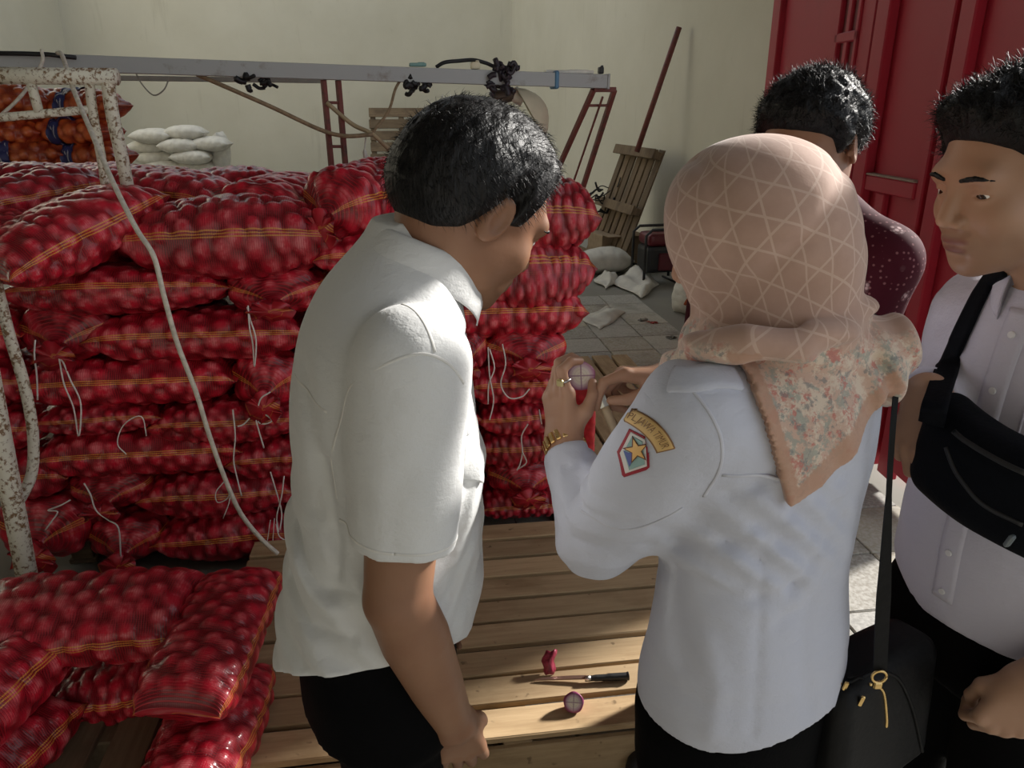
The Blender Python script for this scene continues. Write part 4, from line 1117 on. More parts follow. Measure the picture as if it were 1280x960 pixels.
def trousers(root, o, H, zt, hip, mat, a=.155, b=.12, name='trousers', stance=.09):
    R = basis(H); o = A3(o)
    def f(p):
        q = (p - o) @ R
        d = loft(q, [(hip - .1, 0, 0, a, b), (hip, 0, 0, a, b), (zt, 0, 0, a * .88, b * .88)])
        for s in (-1, 1): d = smin(d, chain(q, [(s * stance * .9, 0, hip - .03), (s * stance, .01, .47), (s * stance, -.01, .05)], [.092, .075, .066], .01), .03)
        d = d + .004 * vn(q, (14, 14, 7)); return np.maximum(d, .035 - q[:, 2])
    V, F = nets(f, o + A3((-.32, -.32, .0)), o + A3((.32, .32, zt + .05)), .011, 1)
    part(root, name, V, F, mat)
    for s in (-1, 1):
        def g(p):
            q = (p - o) @ R
            d = smin(ell(q, (s * (stance + .005), .06, .035), (.046, .135, .045)), ell(q, (s * (stance + .005), -.02, .055), (.042, .06, .055)), .02)
            return np.maximum(d, .004 - q[:, 2])
        V, F = nets(g, o + A3((-.35, -.35, -.02)), o + A3((.35, .35, .14)), .009, 1); part(root, 'shoe', V, F, M['black'])
# ---------------------------------------------------------------- cloth materials
def cotton(name, c, var=.05, bump=.38):
    t = NT(name); o = t.obj()
    n = t.noise(o, 5, 4); w = t.noise(o, 420, 2); f = t.noise(t.scale(o, (1, 1, .6)), 14, 4, .55)
    col = t.mix(t.ramp(n, [(.35, 0), (.7, 1)]), tuple(x * (1 - var) for x in c), c)
    t.set(Base_Color=col, Roughness=.85, Specular_IOR_Level=.2, Sheen_Weight=.15)
    f2 = t.math('ABSOLUTE', t.math('SUBTRACT', t.noise(t.scale(o, (1, 1, 1.8)), 9, 5, .6), .5)); h = t.math('MULTIPLY_ADD', w, .05, t.math('MULTIPLY_ADD', f, .5, f2)); t.bump(h, bump, .016); return t.m
M['shirt_a'] = cotton('white_cotton_shirt', (.64, .645, .64))
M['shirt_b'] = cotton('bluish_white_uniform', (.56, .58, .67))
M['shirt_d'] = cotton('lilac_white_shirt', (.58, .56, .65))
M['thread'] = plain('white_stitching', (.66, .65, .62), .8)
M['thread_b'] = plain('uniform_seam', (.56, .57, .64), .8)
def batik(name):
    t = NT(name); o = t.obj()
    v = t.n('ShaderNodeTexVoronoi', {'Vector': o, 'Scale': 95.0, 'Randomness': .35}); dots = t.ramp(v, [(.16, 1), (.26, 0)])
    vf = t.n('ShaderNodeTexVoronoi', {'Vector': o, 'Scale': 17.0, 'Randomness': .8}); fl = t.ramp(vf, [(.24, 1), (.32, 0)])
    pet = t.n('ShaderNodeTexVoronoi', {'Vector': o, 'Scale': 120.0}); fl = t.math('MULTIPLY', fl, t.ramp(pet, [(.35, 1), (.55, .2)]))
    c = t.mix(t.math('MULTIPLY', dots, .6), (.055, .006, .013), (.34, .16, .17)); c = t.mix(fl, c, (.58, .42, .42))
    t.set(Base_Color=c, Roughness=.8, Specular_IOR_Level=.15); return t.m
M['batik'] = batik('maroon_flowered_cotton')
def scarf(name):
    t = NT(name); uv = t.sep(t.uv()); o = t.obj(); S = .036
    lines = None
    for ang, ph in ((0, 0), (60, 0), (120, 0)):
        ca, sa = math.cos(math.radians(ang)), math.sin(math.radians(ang))
        q = t.math('ADD', t.math('MULTIPLY', uv[0], ca / S), t.math('MULTIPLY', uv[1], sa / S))
        r = t.math('ADD', t.math('MULTIPLY', uv[0], -sa / S * 1.1547), t.math('MULTIPLY', uv[1], ca / S * 1.1547))
        sh = 0.0
        l = t.math('LESS_THAN', t.math('ABSOLUTE', t.math('SUBTRACT', t.math('FRACT', t.math('ADD', t.math('ADD', q, sh), ph)), .5)), .04)
        lines = l if lines is None else t.math('MAXIMUM', lines, l)
    nz = t.noise(o, 40, 4, .7); big = t.noise(o, 7, 3)
    base = t.mix(t.ramp(big, [(.35, 0), (.7, 1)]), (.44, .285, .225), (.50, .335, .265))
    base = t.mix(t.ramp(nz, [(.4, 0), (.7, .35)]), base, (.38, .235, .185))
    c = t.mix(t.math('MULTIPLY', lines, .6), base, (.62, .46, .38))
    # flower print on the tail
    f1 = t.noise(o, 46, 5, .75, out=1); f1s = t.n('ShaderNodeSeparateColor', {0: f1}, out=0); f2s = t.n('ShaderNodeSeparateColor', {0: f1}, out=1); f3s = t.noise(t.scale(o, (1, 1, 1), (3, 5, 1)), 60, 4, .7)
    fc = t.mix(t.ramp(f1s, [(.48, 0), (.56, .8)]), (.56, .39, .31), (.68, .58, .47))
    fc = t.mix(t.ramp(f2s, [(.52, 0), (.58, .75)]), fc, (.30, .33, .29)); fc = t.mix(t.ramp(f3s, [(.55, 0), (.62, .8)]), fc, (.50, .17, .14))
    fc = t.mix(t.ramp(t.noise(t.scale(o, (1, 1, 1), (9, 2, 4)), 70, 4, .7), [(.56, 0), (.62, .7)]), fc, (.20, .20, .20))
    c = t.mix(t.attr('flower'), c, fc)
    c = t.mix(t.math('MULTIPLY', t.attr('hem'), .85), c, (.46, .27, .19))
    t.set(Base_Color=c, Roughness=.8, Specular_IOR_Level=.2, Sheen_Weight=.25).bump(nz, .15, .003); return t.m
M['scarf'] = scarf('printed_headscarf')
M['gold'] = plain('gold_metal', (.75, .52, .22), .25, 1.0, var=.15, sc=60)
M['leather'] = plain('black_leather', (.0035, .0035, .004), .55, spec=.2, var=.2, sc=90, bump=.25)
M['nylon'] = plain('dark_navy_nylon', (.003, .0037, .006), .75, spec=.1, var=.25, sc=180, bump=.2)
M['button'] = plain('white_button', (.70, .69, .70), .35, var=.03)

def collar(root, C, R, rx, ry, mat, drop=.03, tip=.022, h=.034, spread=.0, name='collar', open_=18):
    """folded shirt collar: runs round the neck, open in front (+y)"""
    V, F = [], []; n = 44
    for i in range(n + 1):
        s = -1 + 2 * i / n; a = s * math.radians(180 - open_); fr_ = max(0, (abs(s) - .62) / .38)
        dx, dy = math.sin(a), -math.cos(a)
        tipk = fr_ ** 1.5
        pr = [(-.003, -.012), (.0, h * .5), (.001, h * (1 - .25 * fr_)), (.006, h * (1.04 - .25 * fr_)), (.012, h * (.86 - .25 * fr_)), (.019 + spread * fr_, h * .25 - drop * .3 - tip * tipk * .6), (.023 + spread * fr_, -drop * .6 - tip * tipk), (.0205 + spread * fr_, -drop * .6 - tip * tipk), (.014 + spread * fr_, h * .2 - drop * .3), (.009, h * .7)]
        for r_, z_ in pr:
            q = Vector(((rx + r_) * dx, (ry + r_) * dy, z_)); V.append(Vector(C) + Vector(R @ A3(q)))
    m = len(pr)
    for i in range(n):
        for j in range(m - 1): F.append((i * m + j, i * m + j + 1, (i + 1) * m + j + 1, (i + 1) * m + j))
    F.append(tuple(range(m))); F.append(tuple(range(n * m, n * m + m))[::-1])
    V = [v - root.location for v in V]
    o = link(name, pyd(name, V, F, mat, True), root); sb = o.modifiers.new('s', 'SUBSURF'); sb.levels = sb.render_levels = 1
    return o
def eyes(root, c, R, scale=1.0, yaw=0.0, pitch=0.0):
    bm = bmesh.new(); bmesh.ops.create_uvsphere(bm, u_segments=20, v_segments=14, radius=.0125 * scale); m = bm_mesh('eye', bm, M['eye'], True)
    L = Matrix.Rotation(math.radians(-yaw), 3, 'Z') @ Matrix.Rotation(math.radians(-pitch), 3, 'X')
    for s in (-1, 1):
        o = link('eye', m, root); p = A3(c) + R @ A3((s * .031, .0725, .001)) * scale
        o.matrix_local = Matrix.Translation(Vector(p) - root.location) @ (Matrix(R.tolist()) @ L).to_4x4()
def brows(root, c, R, scale=1.0, zoff=0.0):
    ys = np.linspace(.05, .12, 141)
    def onf(x, z):
        d = face(np.stack([np.full(141, x), ys, np.full(141, z)], 1).astype(np.float32)); return (x, float(ys[np.argwhere(d < 0)[-1, 0]]), z)
    for s in (-1, 1):
        pts = [onf(s * x, z + zoff) for x, z in ((.014, .0195), (.023, .0215), (.033, .0235), (.042, .0225), (.050, .0190))]
        def f(p):
            q = ((p - A3(c)) @ R) / scale
            return (chain(q, pts, [.0026, .0034, .0034, .0026, .0012]) + .0005 * vn(q, 500)) * scale
        k = A3(c) + R @ A3((s * .032, .085, .02)) * scale
        V, F = nets(f, k - .03, k + .03, .0012, 1); part(root, 'eyebrow', V, F, M['hair'])
def button(root, p, n, r=.0055):
    bm = bmesh.new(); bmesh.ops.create_cone(bm, cap_ends=True, segments=16, radius1=r, radius2=r * .9, depth=.003)
    bmesh.ops.bevel(bm, geom=[e for e in bm.edges], offset=.0006, segments=1, affect='EDGES')
    o = link('button', bm_mesh('button', bm, M['button'], False), root)
    o.matrix_local = Matrix.Translation(Vector(p) + Vector(n) * .0015) @ Vector(n).to_track_quat('Z', 'Y').to_matrix().to_4x4()

W0 = W
# ================================================================ man in the white short sleeved shirt
def man_short_sleeve():
    K = 1.18; W = lambda x, y, Y: W0(x, y, Y * K); o = Vector((-.20, 1.06, 0)); Hb = 72; R = basis(Hb); oo = A3(o)
    root = empty('person', o); tag(root, 'man in white short sleeved shirt and black trousers bending over, back to the viewer', 'person')
    Wd = lambda q: Vector(oo + R @ A3(q))
    sh = Vector((-.122, .885, 1.325)); el = W(497, 748, .72); wr = W(566, 902, .80)
    shL, elL, wrL = Wd((-.165, .045, 1.29)), Wd((-.20, .05, .99)), Wd((-.20, .10, .75))
    ST = [(.79, 0, -.040, .165, .136), (.90, 0, -.030, .170, .136), (1.03, 0, -.008, .172, .138), (1.16, 0, .004, .174, .128), (1.28, 0, .004, .182, .118), (1.36, 0, .010, .168, .105), (1.42, 0, .022, .125, .085), (1.46, 0, .045, .08, .068), (1.50, 0, .06, .05, .05)]
    ST = [(1.62 - (1.62 - z) * K, 0, cy * K, a * K * .98, b * K * .98) for z, cx, cy, a, b in ST]
    ax = (el - sh).normalized(); hem = sh.lerp(el, .74); hemL = shL.lerp(elL, .8)
    Y_ = .80
    FO = [([W(x, y, Y_) for x, y in pl], am, wd) for pl, am, wd in (
        ([(366, 668), (392, 700), (418, 712), (452, 704)], .009, .008), ([(372, 690), (400, 722), (440, 726)], -.006, .010), ([(356, 742), (400, 764), (452, 758)], .007, .009), ([(352, 775), (395, 797), (450, 802)], -.005, .012),
        ([(612, 640), (585, 690), (560, 735)], .008, .008), ([(604, 690), (580, 745), (560, 790)], .008, .009), ([(600, 600), (588, 650), (572, 690)], -.006, .010), ([(380, 470), (402, 540), (410, 620)], .005, .014), ([(416, 560), (428, 620), (434, 690)], .010, .010), ([(575, 440), (588, 520), (580, 600)], .006, .009))]
    def shirt(p):
        q = (p - oo) @ R
        d = loft(q, ST, 2.2)
        lean = .765 + .125 * np.clip(q[:, 0] / .2, 0, 1) + .006 * np.sin(q[:, 1] * 14)
        w = np.clip((1.2 - q[:, 2]) / .2, 0, 1)
        d = d + .010 * w * ridge(q, (4, 7, 11), 3) * .7 + .004 * ridge(q, (7, 5, 6), 6) + .003 * vn(q, (9, 9, 6), 1)
        d = d + .004 * np.sin((q[:, 2] * 1.2 + q[:, 1] * 1.4 + .02 * vn(q, 8)) * 55) * w * np.clip(.04 - q[:, 1], 0, .06) / .06
        fr = q[:, 0] > .02
        for pl, am, wd in FO: d = d + fr * fold(p, pl, am, wd)
        d = np.maximum(d, lean - q[:, 2])
        for s_, e_, h_ in ((sh, el, hem), (shL, elL, hemL)):
            a = A3((e_ - s_).normalized()); m_ = s_.lerp(e_, .4)
            e = chain(p, [s_, m_, h_ + (e_ - s_) * .05], [.076, .076, .070])
            e = e + .004 * ridge(p, (12, 12, 7), 2)
            al = (p - A3(h_)) @ a
            e = np.maximum(e, al); inner = np.maximum(cap(p, s_.lerp(e_, .5), e_, .060, .060), -.03 - al); e = np.maximum(e, -inner)
            d = smin(d, e, .022)
        return d
    V, F = nets(shirt, oo + A3((-.40, -.40, .72)), oo + A3((.40, .40, 1.50)), .005, 2)
    so = part(root, 'shirt', V, F, M['shirt_a']); bv = bvh_of(so.data); L = lambda p: Vector(p) - root.location
    # stitched seams: yoke, shoulder, sleeve hem, side
    sm = lambda pts, nm='seam', w=.0036, th=.0009: ribbon(nm, bv, [L(p) for p in pts], w, th, M['thread'], root)
    sm([W(432, 620, .76), W(424, 570, .76), W(428, 522, .74), W(446, 490, .73), W(482, 458, .7), W(524, 443, .7), W(562, 452, .7), W(584, 480, .72)])
    sm([W(366, 468, .85), W(395, 490, .8), W(425, 512, .77)])
    sm([W(500, 345, .76), W(530, 385, .72), W(545, 440, .70)])
    a1 = (hem - sh).normalized(); c1 = sh.lerp(el, .695); s1 = a1.cross(Vector((1, 0, 0))).normalized(); s2 = a1.cross(s1)
    sm([c1 + (s1 * math.cos(t) + s2 * math.sin(t)) * .073 for t in np.linspace(0, 6.283, 17)], 'hem_stitch', .0035)
    sm([W(468, 700, .85), W(470, 760, .85), W(471, 836, .85)], 'side_seam')
    ribbon('placket', bv, [L(Wd((.02, .17, z))) for z in (1.31, 1.2, 1.1, 1.0, .88)], .032, .003, M['shirt_a'], root)
    # pocket with its flap on the chest
    pkN = 'chest_pocket'
    U = Vector((.5, -.8, 0)).normalized()
    ribbon(pkN, bv, [L(W(588, 545, .80)), L(W(586, 575, .80)), L(W(582, 600, .80))], .05, .004, M['shirt_a'], root)
    ribbon('pocket_flap', bv, [L(W(586, 500, .80)), L(W(592, 520, .80)), L(W(594, 536, .80))], .056, .008, M['shirt_a'], root)
    # head bent forward
    hc = W(594, 262, .925); Rh = basis(56, 32, 4); nb = W(536, 330, .90)
    SCL = 1.08; hv = head_mesh(hc, Rh, nb, .060, SCL, goatee=.9, stub=.25)
    Rc = basis(66, 24)
    collar(root, W(532, 333, .90), Rc,  .066, .070, M['shirt_a'], drop=.036, tip=.03, h=.032, spread=.006, open_=24)
    HV, HF = hair_mesh(hc, Rh, SCL, .019, .0025, .003, 4)
    part(root, 'hair', *merge((HV, HF), strands(HV, HF, hc, Rh, 5000, .016, 7, .00035, (.1, .5, -.3),   .25, SCL)), M['hair'])
    eyes(root, hc, Rh, SCL, 0, 20); brows(root, hc, Rh, SCL)
    H1 = hand_pts(wr, (W(592, 985, .86) - wr), Vector((.25, -.95, .1)), False, {k: (14, 24, 14) for k in 'imrp'}, [(.036, .052, -.018), (.040, .078, -.030), (.036, .098, -.036)], 1.12)
    H2 = hand_pts(wrL, (.1, .05, -1), Vector(R @ A3((-1, 0, 0))), True, REL, TH_REL, 1.02)
    parts = [hv, arm_mesh(sh, el, wr, H1, .052, .047, .032), arm_mesh(shL, elL, wrL, H2, .05, .044, .032, .004), core_mesh(o, Hb, 1.32)]
    body_object(root, parts, M['skin_m'])
    trousers(root, (o.x - .026, o.y - .012, 0), Hb, .93, .78, M['black_cloth'], .172, .128, stance=.088)
man_short_sleeve()

# ================================================================ woman in the headscarf
def woman():
    o = Vector((.345, .93, 0)); Hb = -35; R = basis(Hb); oo = A3(o)
    root = empty('person', o); tag(root, 'woman in beige printed headscarf and white uniform shirt cutting a shallot, back to the viewer', 'person')
    L = lambda p: Vector(p) - root.location
    Wd = lambda q: Vector(oo + R @ A3(q))
    sh, el, wr = Vector((.222, .845, 1.27)), W(748, 672, .945), W(704, 552, 1.10)
    shR, elR, wrR = Wd((.165, .01, 1.28)), Vector((.45, 1.21, 1.06)), W(842, 472, 1.14)
    ST = [(.70, 0, -.005, .165, .13), (.80, 0, -.005, .168, .130), (.90, 0, -.005, .168, .128), (1.0, 0, 0, .155, .118), (1.10, 0, .003, .158, .115), (1.20, 0, 0, .170, .112), (1.28, 0, -.004, .162, .100), (1.33, 0, .0, .12, .085), (1.37, 0, .015, .07, .065), (1.42, 0, .02, .05, .05)]
    FE = [([W(x, y, .95) for x, y in pl], am, wd) for pl, am, wd in (
        ([(712, 612), (745, 606), (778, 596)], .006, .006), ([(706, 632), (750, 628), (792, 612)], -.005, .007), ([(716, 652), (755, 648), (800, 630)], .007, .006), ([(726, 676), (770, 672), (815, 650)], -.004, .009), ([(700, 590), (730, 586), (755, 580)], .005, .005), ([(800, 640), (840, 640), (880, 622)], .006, .009), ([(880, 500), (850, 560), (830, 620)], .003, .014))]
    def sleeve(p, a, b, c, r, left_=False):
        m1 = a.lerp(b, .5); m2 = b.lerp(c, .4)
        d = chain(p, [a, m1, b], r[:3]); e = chain(p, [b, m2, c], r[2:])
        d = smin(d, e, .012)
        nb_ = np.exp(-((p - A3(b)) ** 2).sum(1) / .006)
        if left_:
            for pl, am, wd in FE: d = d + fold(p, pl, am, wd)
        d = d + .006 * nb_ * ridge(p, (22, 12, 30), 6) + .003 * ridge(p, (16, 16, 12), 4)
        al = (p - A3(c)) @ A3((c - b).normalized()); return np.maximum(d, al + .004)
    FO = [([W(x, y, .82) for x, y in pl], am, wd) for pl, am, wd in (
        ([(905, 606), (945, 592), (985, 566)], .006, .008), ([(880, 640), (940, 650), (1000, 630), (1080, 600)], .006, .009), ([(850, 690), (920, 672), (1000, 676), (1070, 640)], .006, .010), ([(812, 742), (870, 724), (930, 742), (990, 730)], .006, .009), ([(1065, 668), (1020, 700), (985, 740)], .006, .009), ([(1062, 720), (1010, 760), (970, 770)], .005, .010),
        ([(815, 700), (850, 760), (855, 830)], .004, .014), ([(950, 660), (944, 760), (930, 890)], .003, .006), ([(1010, 770), (1000, 830), (1010, 880)], .004, .014), ([(880, 790), (890, 840), (880, 890)], -.004, .014))]
    def shirt(p):
        q = (p - oo) @ R
        d = loft(q, ST, 2.25)
        w = np.clip((1.18 - q[:, 2]) / .15, 0, 1) * np.clip((q[:, 2] - .80) / .12, 0, 1)
        d = d + .007 * w * ridge(q, (4, 5, 12), 8) + .003 * ridge(q, (7, 5, 6), 6) + .003 * vn(q, (8, 8, 5), 2)
        g = np.exp(-((q[:, 0] + .08) ** 2 / .01 + (q[:, 2] - 1.12) ** 2 / .006))
        d = d - .006 * g * np.sin((q[:, 2] + q[:, 0] * .9) * 130)
        bk = q[:, 1] < .02
        for pl, am, wd in FO: d = d + bk * fold(p, pl, am, wd)
        hem = .815 + .012 * np.cos(q[:, 0] * 14) ; d = np.maximum(d, hem - q[:, 2])
        d = smin(d, sleeve(p, sh, el, el.lerp(wr, .88), [.076, .072, .060, .052, .040], True), .03)
        return smin(d, sleeve(p, shR, elR, wrR, [.070, .064, .056, .048, .038]), .03)
    V, F = nets(shirt, oo + A3((-.36, -.32, .69)), oo + A3((.30, .42, 1.44)), .005, 2)
    so = part(root, 'uniform_shirt', V, F, M['shirt_b']); bv = bvh_of(so.data)
    # headscarf
    Yh = .94; hc = W(930, 292, Yh); Rh = basis(-52, 22, 0)
    tailpx = [(926, 438), (938, 480), (958, 552), (978, 624), (1020, 606), (1066, 578), (1110, 540), (1146, 502), (1142, 462), (1122, 424), (1092, 384), (1040, 390), (980, 410)]
    tp = [W(x, y, .81) for x, y in tailpx]; TP = np.array([(v.x, v.z) for v in tp], np.float32)
    def poly2(x, z):
        P = np.stack([x, z], 1); d = np.full(len(P), 1e9, np.float32); s = np.ones(len(P), np.float32)
        n = len(TP)
        for i in range(n):
            a, b = TP[i], TP[i - 1]; e = b - a; w = P - a; t = np.clip((w @ e) / (e @ e), 0, 1); q = w - t[:, None] * e; d = np.minimum(d, (q * q).sum(1))
            c1, c2, c3 = P[:, 1] >= a[1], P[:, 1] < b[1], e[0] * w[:, 1] > e[1] * w[:, 0]
            fl = (c1 & c2 & c3) | (~c1 & ~c2 & ~c3); s = np.where(fl, -s, s)
        return s * np.sqrt(d)
    E = lambda x, y, Y, r: (W(x, y, Y), r)
    blobs = [E(946, 268, .94, (.112, .118, .094)), E(930, 330, .95, (.086, .100, .085)), E(998, 330, .93, (.074, .095, .088)), E(968, 392, .93, (.095, .095, .062)), E(975, 425, .93, (.115, .10, .045)), E(905, 430, .98, (.062, .09, .05))]
    face_c = A3(hc) + Rh @ A3((0, .125, -.035))
    twist = [W(836, 462, .90), W(880, 432, .84), W(935, 428, .81), (W(1000, 432, .81)), W(1050, 412, .84), W(1082, 384, .90)]
    twist2 = [W(846, 452, .92), W(890, 418, .86), W(940, 398, .82), W(985, 390, .83)]
    twR = [W(1050, 404, .84), W(1090, 420, .83), W(1122, 450, .85), W(1130, 490, .88)]
    def hijab(p):
        d = None
        for c, r in blobs: e = ell(p, c, r); d = e if d is None else smin(d, e, .035)
        qh = (p - A3(hc)) @ Rh
        g = np.exp(-(qh[:, 2] + .04) ** 2 / .006)
        d = d + .003 * g * ridge(p, (10, 10, 26), 3) + .0016 * vn(p, 18, 5)
        # long soft creases from the crown to the nape
        cr_ = (p - A3(W(985, 300, .86))) @ A3((.75, 0, -.66)); d = d + .005 * np.exp(-cr_ ** 2 / .00016) * (p[:, 1] < .93)
        cr2 = (p - A3(W(905, 300, .86))) @ A3((.97, 0, .22)); d = d + .0045 * np.exp(-cr2 ** 2 / .0001) * (p[:, 1] < .96)
        d = smax(d, -np.maximum(ell(p, face_c, (.062, .075, .085), Rh), -.0 - qh[:, 1] + .02), .008)
        tw = chain(p, twist, [.017, .021, .022, .021, .018, .013]) + .003 * np.sin((p[:, 2] * 160 + p[:, 0] * 60)) ; d = smin(d, tw, .008)
        tw2 = (p - A3(W(930, 412, .83))) @ A3((.28, 0, .96)); d = d + .004 * np.exp(-tw2 ** 2 / .00006) * (p[:, 1] < .9)
        q = (p - oo) @ R
        sf = loft(q, ST, 2.25); sf = smin(sf, cap(p, sh, sh.lerp(el, .5), .076, .072), .03); sf = smin(sf, cap(p, shR, shR.lerp(elR, .5), .07, .064), .03)
        po = poly2(p[:, 0], p[:, 2]) + .0022 * np.sign(np.sin((p[:, 0] * .3 + p[:, 2]) * 1000)) * (p[:, 0] < W(960, 500, .86).x)
        fx = np.clip((p[:, 0] - W(1000, 500, .86).x) / .1, 0, 1)
        fold = fx * .008 * (1 + np.sin((p[:, 0] * .9 + p[:, 2] * .35) * 120 + vn(p, 14) * 1.2)) + .0025 * vn(p, 16, 9)
        tail = np.maximum(np.maximum(sf - .011 - fold, po), p[:, 1] - .955)
        d = smin(d, tail, .006)
        return smin(d, ell(p, W(1098, 448, .92), (.040, .055, .06)) + .003 * np.sin((p[:, 0] * .9 + p[:, 2] * .35) * 120 + vn(p, 14) * 1.5) * 1.9, .02)
    lo, hi = around([W(820, 160, .8), W(1160, 640, .8), W(820, 160, 1.1), W(1160, 640, 1.1)], .03)
    V, F = nets(hijab, lo, hi, .0036, 2)
    ho = part(root, 'headscarf', V, F, M['scarf'])
    q = (V - A3(hc)) @ Rh; ang = np.arctan2(q[:, 0], -q[:, 1] - .03)
    rr_ = np.full(len(V), .105)
    uvl = ho.data.uv_layers.new(name='UVMap'); li = np.empty(len(ho.data.loops), np.int32); ho.data.loops.foreach_get('vertex_index', li)
    uvl.data.foreach_set('uv', np.stack([ang[li] * .105, q[li, 2]], 1).ravel().astype(np.float32))
    zt_ = W(960, 432, .84).z; fl = np.clip((zt_ + .012 - V[:, 2]) / .02 + .8 * vn(V, 30, 2), 0, 1)
    fattr(ho.data, 'flower', fl)
    po = poly2(V[:, 0], V[:, 2]); edge = np.zeros(len(V))
    for (a, b) in ((tp[0], tp[3]), (tp[3], tp[7])):
        e = np.array((b.x - a.x, b.z - a.z)); l = np.linalg.norm(e); e /= l; w = np.stack([V[:, 0] - a.x, V[:, 2] - a.z], 1)
        edge = np.maximum(edge, ((np.abs(w[:, 0] * e[1] - w[:, 1] * e[0]) < .017) & ((w @ e) > -.01) & ((w @ e) < l + .01)).astype(float))
    fattr(ho.data, 'hem', edge * (V[:, 1] < .9) * (V[:, 2] < zt_ + .005))
    # uniform details: shoulder strap, sleeve seam, yoke
    ribbon('shoulder_strap', bv, [L(W(948, 442, .80)), L(W(905, 452, .8)), L(W(868, 466, .8)), L(W(842, 478, .82))], .036, .004, M['shirt_b'], root)
    sm = lambda pts, w=.004: ribbon('seam', bv, [L(p) for p in pts], w, .0015, M['thread_b'], root)
    sm([W(852, 470, .8), W(885, 500, .76), W(905, 545, .76), W(900, 590, .78), W(880, 622, .8)])
    sm([W(905, 600, .78), W(985, 605, .78), W(1060, 590, .82)])
    sm([W(730, 640, .9), W(790, 655, .85), W(850, 625, .82)], .003)
    # badges on the sleeve
    U = Vector((1, 0, 0)); Vu = Vector((0, sP, cP)); bc = W(788, 556, .86); k = depth(bc) / FPX
    pol = lambda pts, c=(788, 556): [((x - c[0]) * k, (c[1] - y) * k) for x, y in pts]
    red = plain('badge_red', (.32, .015, .03), .7); wh = plain('badge_white', (.68, .66, .64), .7); teal = plain('badge_teal', (.27, .42, .40), .7); star = plain('badge_gold', (.78, .46, .14), .6); navy = plain('badge_blue', (.10, .13, .38), .7); dk = plain('badge_outline', (.16, .05, .03), .7)
    pol2 = lambda pts: pol([(x + 1, y) for x, y in pts])
    bd = patch('shield_badge', bv, L(bc), U, Vu, pol2([(781, 534), (797, 543), (801, 578), (798, 582), (776, 594), (774, 592), (769, 564)]), .0022, red, root, 14, 8)
    patch('badge_border', bv, L(bc), U, Vu, pol2([(782, 537.5), (794.5, 545), (798, 577), (777, 589), (771.5, 565)]), .0034, wh, bd, 12, 8)
    patch('badge_field', bv, L(bc), U, Vu, pol2([(783, 542), (792, 547.5), (795.5, 575), (780.5, 584), (775, 563)]), .0044, teal, bd, 12, 8)
    patch('badge_wave', bv, L(bc), U, Vu, pol2([(774.6, 561), (780, 563), (787, 556), (785, 567), (780.5, 580)]), .0052, navy, bd, 12, 8)
    def starp(c, r, rot, ri=.40): return [(c[0] + (r if i % 2 == 0 else r * ri) * math.sin(rot + i * math.pi / 5) * .74, c[1] - (r if i % 2 == 0 else r * ri) * math.cos(rot + i * math.pi / 5)) for i in range(10)]
    patch('badge_star_outline', bv, L(bc), U, Vu, pol2(starp((786.5, 559), 17.5, -.28)), .0060, dk, bd, 6, 4)
    patch('badge_star', bv, L(bc), U, Vu, pol2(starp((786.5, 559), 14.2, -.28)), .0068, star, bd, 6, 4)
    # arched name badge with lettering
    C0 = Vector((751.0, 583.0)); Ro, Ri = 82.0, 65.5; a0, a1 = math.radians(-62), math.radians(-20.5)
    # arc through (792,512)-(826,556); worked out from its two ends
    def arcp(t, r):
        a = a0 + (a1 - a0) * t; return (C0.x + r * math.cos(a), C0.y + r * math.sin(a))
    def arcpatch(name, r0, r1, t0, t1, th, mat):
        V_, F_ = [], []; nt_, nr_ = 26, 5; ctr = L(W(810, 535, .84)); nz = U.cross(Vu).normalized()
        def prj(x, y, z):
            w = L(W(x, y, .84)); loc, nor, i_, d_ = bv.ray_cast(w + nz * .08, -nz, .3)
            if loc is None: loc = bv.find_nearest(w)[0]
            return loc + nz * z
        for i in range(nt_ + 1):
            for j in range(nr_ + 1):
                V_.append(prj(*arcp(t0 + (t1 - t0) * i / nt_, r0 + (r1 - r0) * j / nr_), th))
        for i in range(nt_):
            for j in range(nr_): F_.append((i * (nr_ + 1) + j, i * (nr_ + 1) + j + 1, (i + 1) * (nr_ + 1) + j + 1, (i + 1) * (nr_ + 1) + j))
        ob = link(name, pyd(name, V_, F_, mat, True), root if name == 'name_badge' else nbp); md = ob.modifiers.new('t', 'SOLIDIFY'); md.thickness = .002; md.offset = 0
        return ob, prj
    nbp = None
    nbp, prj = arcpatch('name_badge', Ri - 1.5, Ro + 1.5, -.025, 1.025, .0018, plain('badge_brown', (.26, .13, .05), .7))
    arcpatch('badge_ground', Ri, Ro, 0, 1, .0030, plain('badge_yellow', (.68, .45, .18), .7))
    cu = bpy.data.curves.new('lettering', 'FONT'); cu.body = 'PL.JAWA TIMUR'; cu.size = 1.0; to = bpy.data.objects.new('lettering', cu); COL.objects.link(to)
    bpy.context.view_layer.update(); tm = bpy.data.meshes.new_from_object(to.evaluated_get(bpy.context.evaluated_depsgraph_get())); bpy.data.objects.remove(to)
    bm = bmesh.new(); bm.from_mesh(tm); bmesh.ops.triangulate(bm, faces=bm.faces[:]); xs = [v.co.x for v in bm.verts]; x0_, x1_ = min(xs), max(xs)
    for v in bm.verts:
        t = .05 + .90 * (v.co.x - x0_) / (x1_ - x0_); r = Ri + 4.0 + v.co.y / .72 * 9.0; x, y = arcp(t, r); v.co = prj(x, y, .0085)
    link('lettering', bm_mesh('lettering', bm, plain('badge_letters', (.22, .11, .04), .7)), nbp)
    # hands
    tip = W(698, 452, 1.15)
    yl = Vector((-.10, .28, 1.0)); zl = Vector((-.80, -.62, .05))
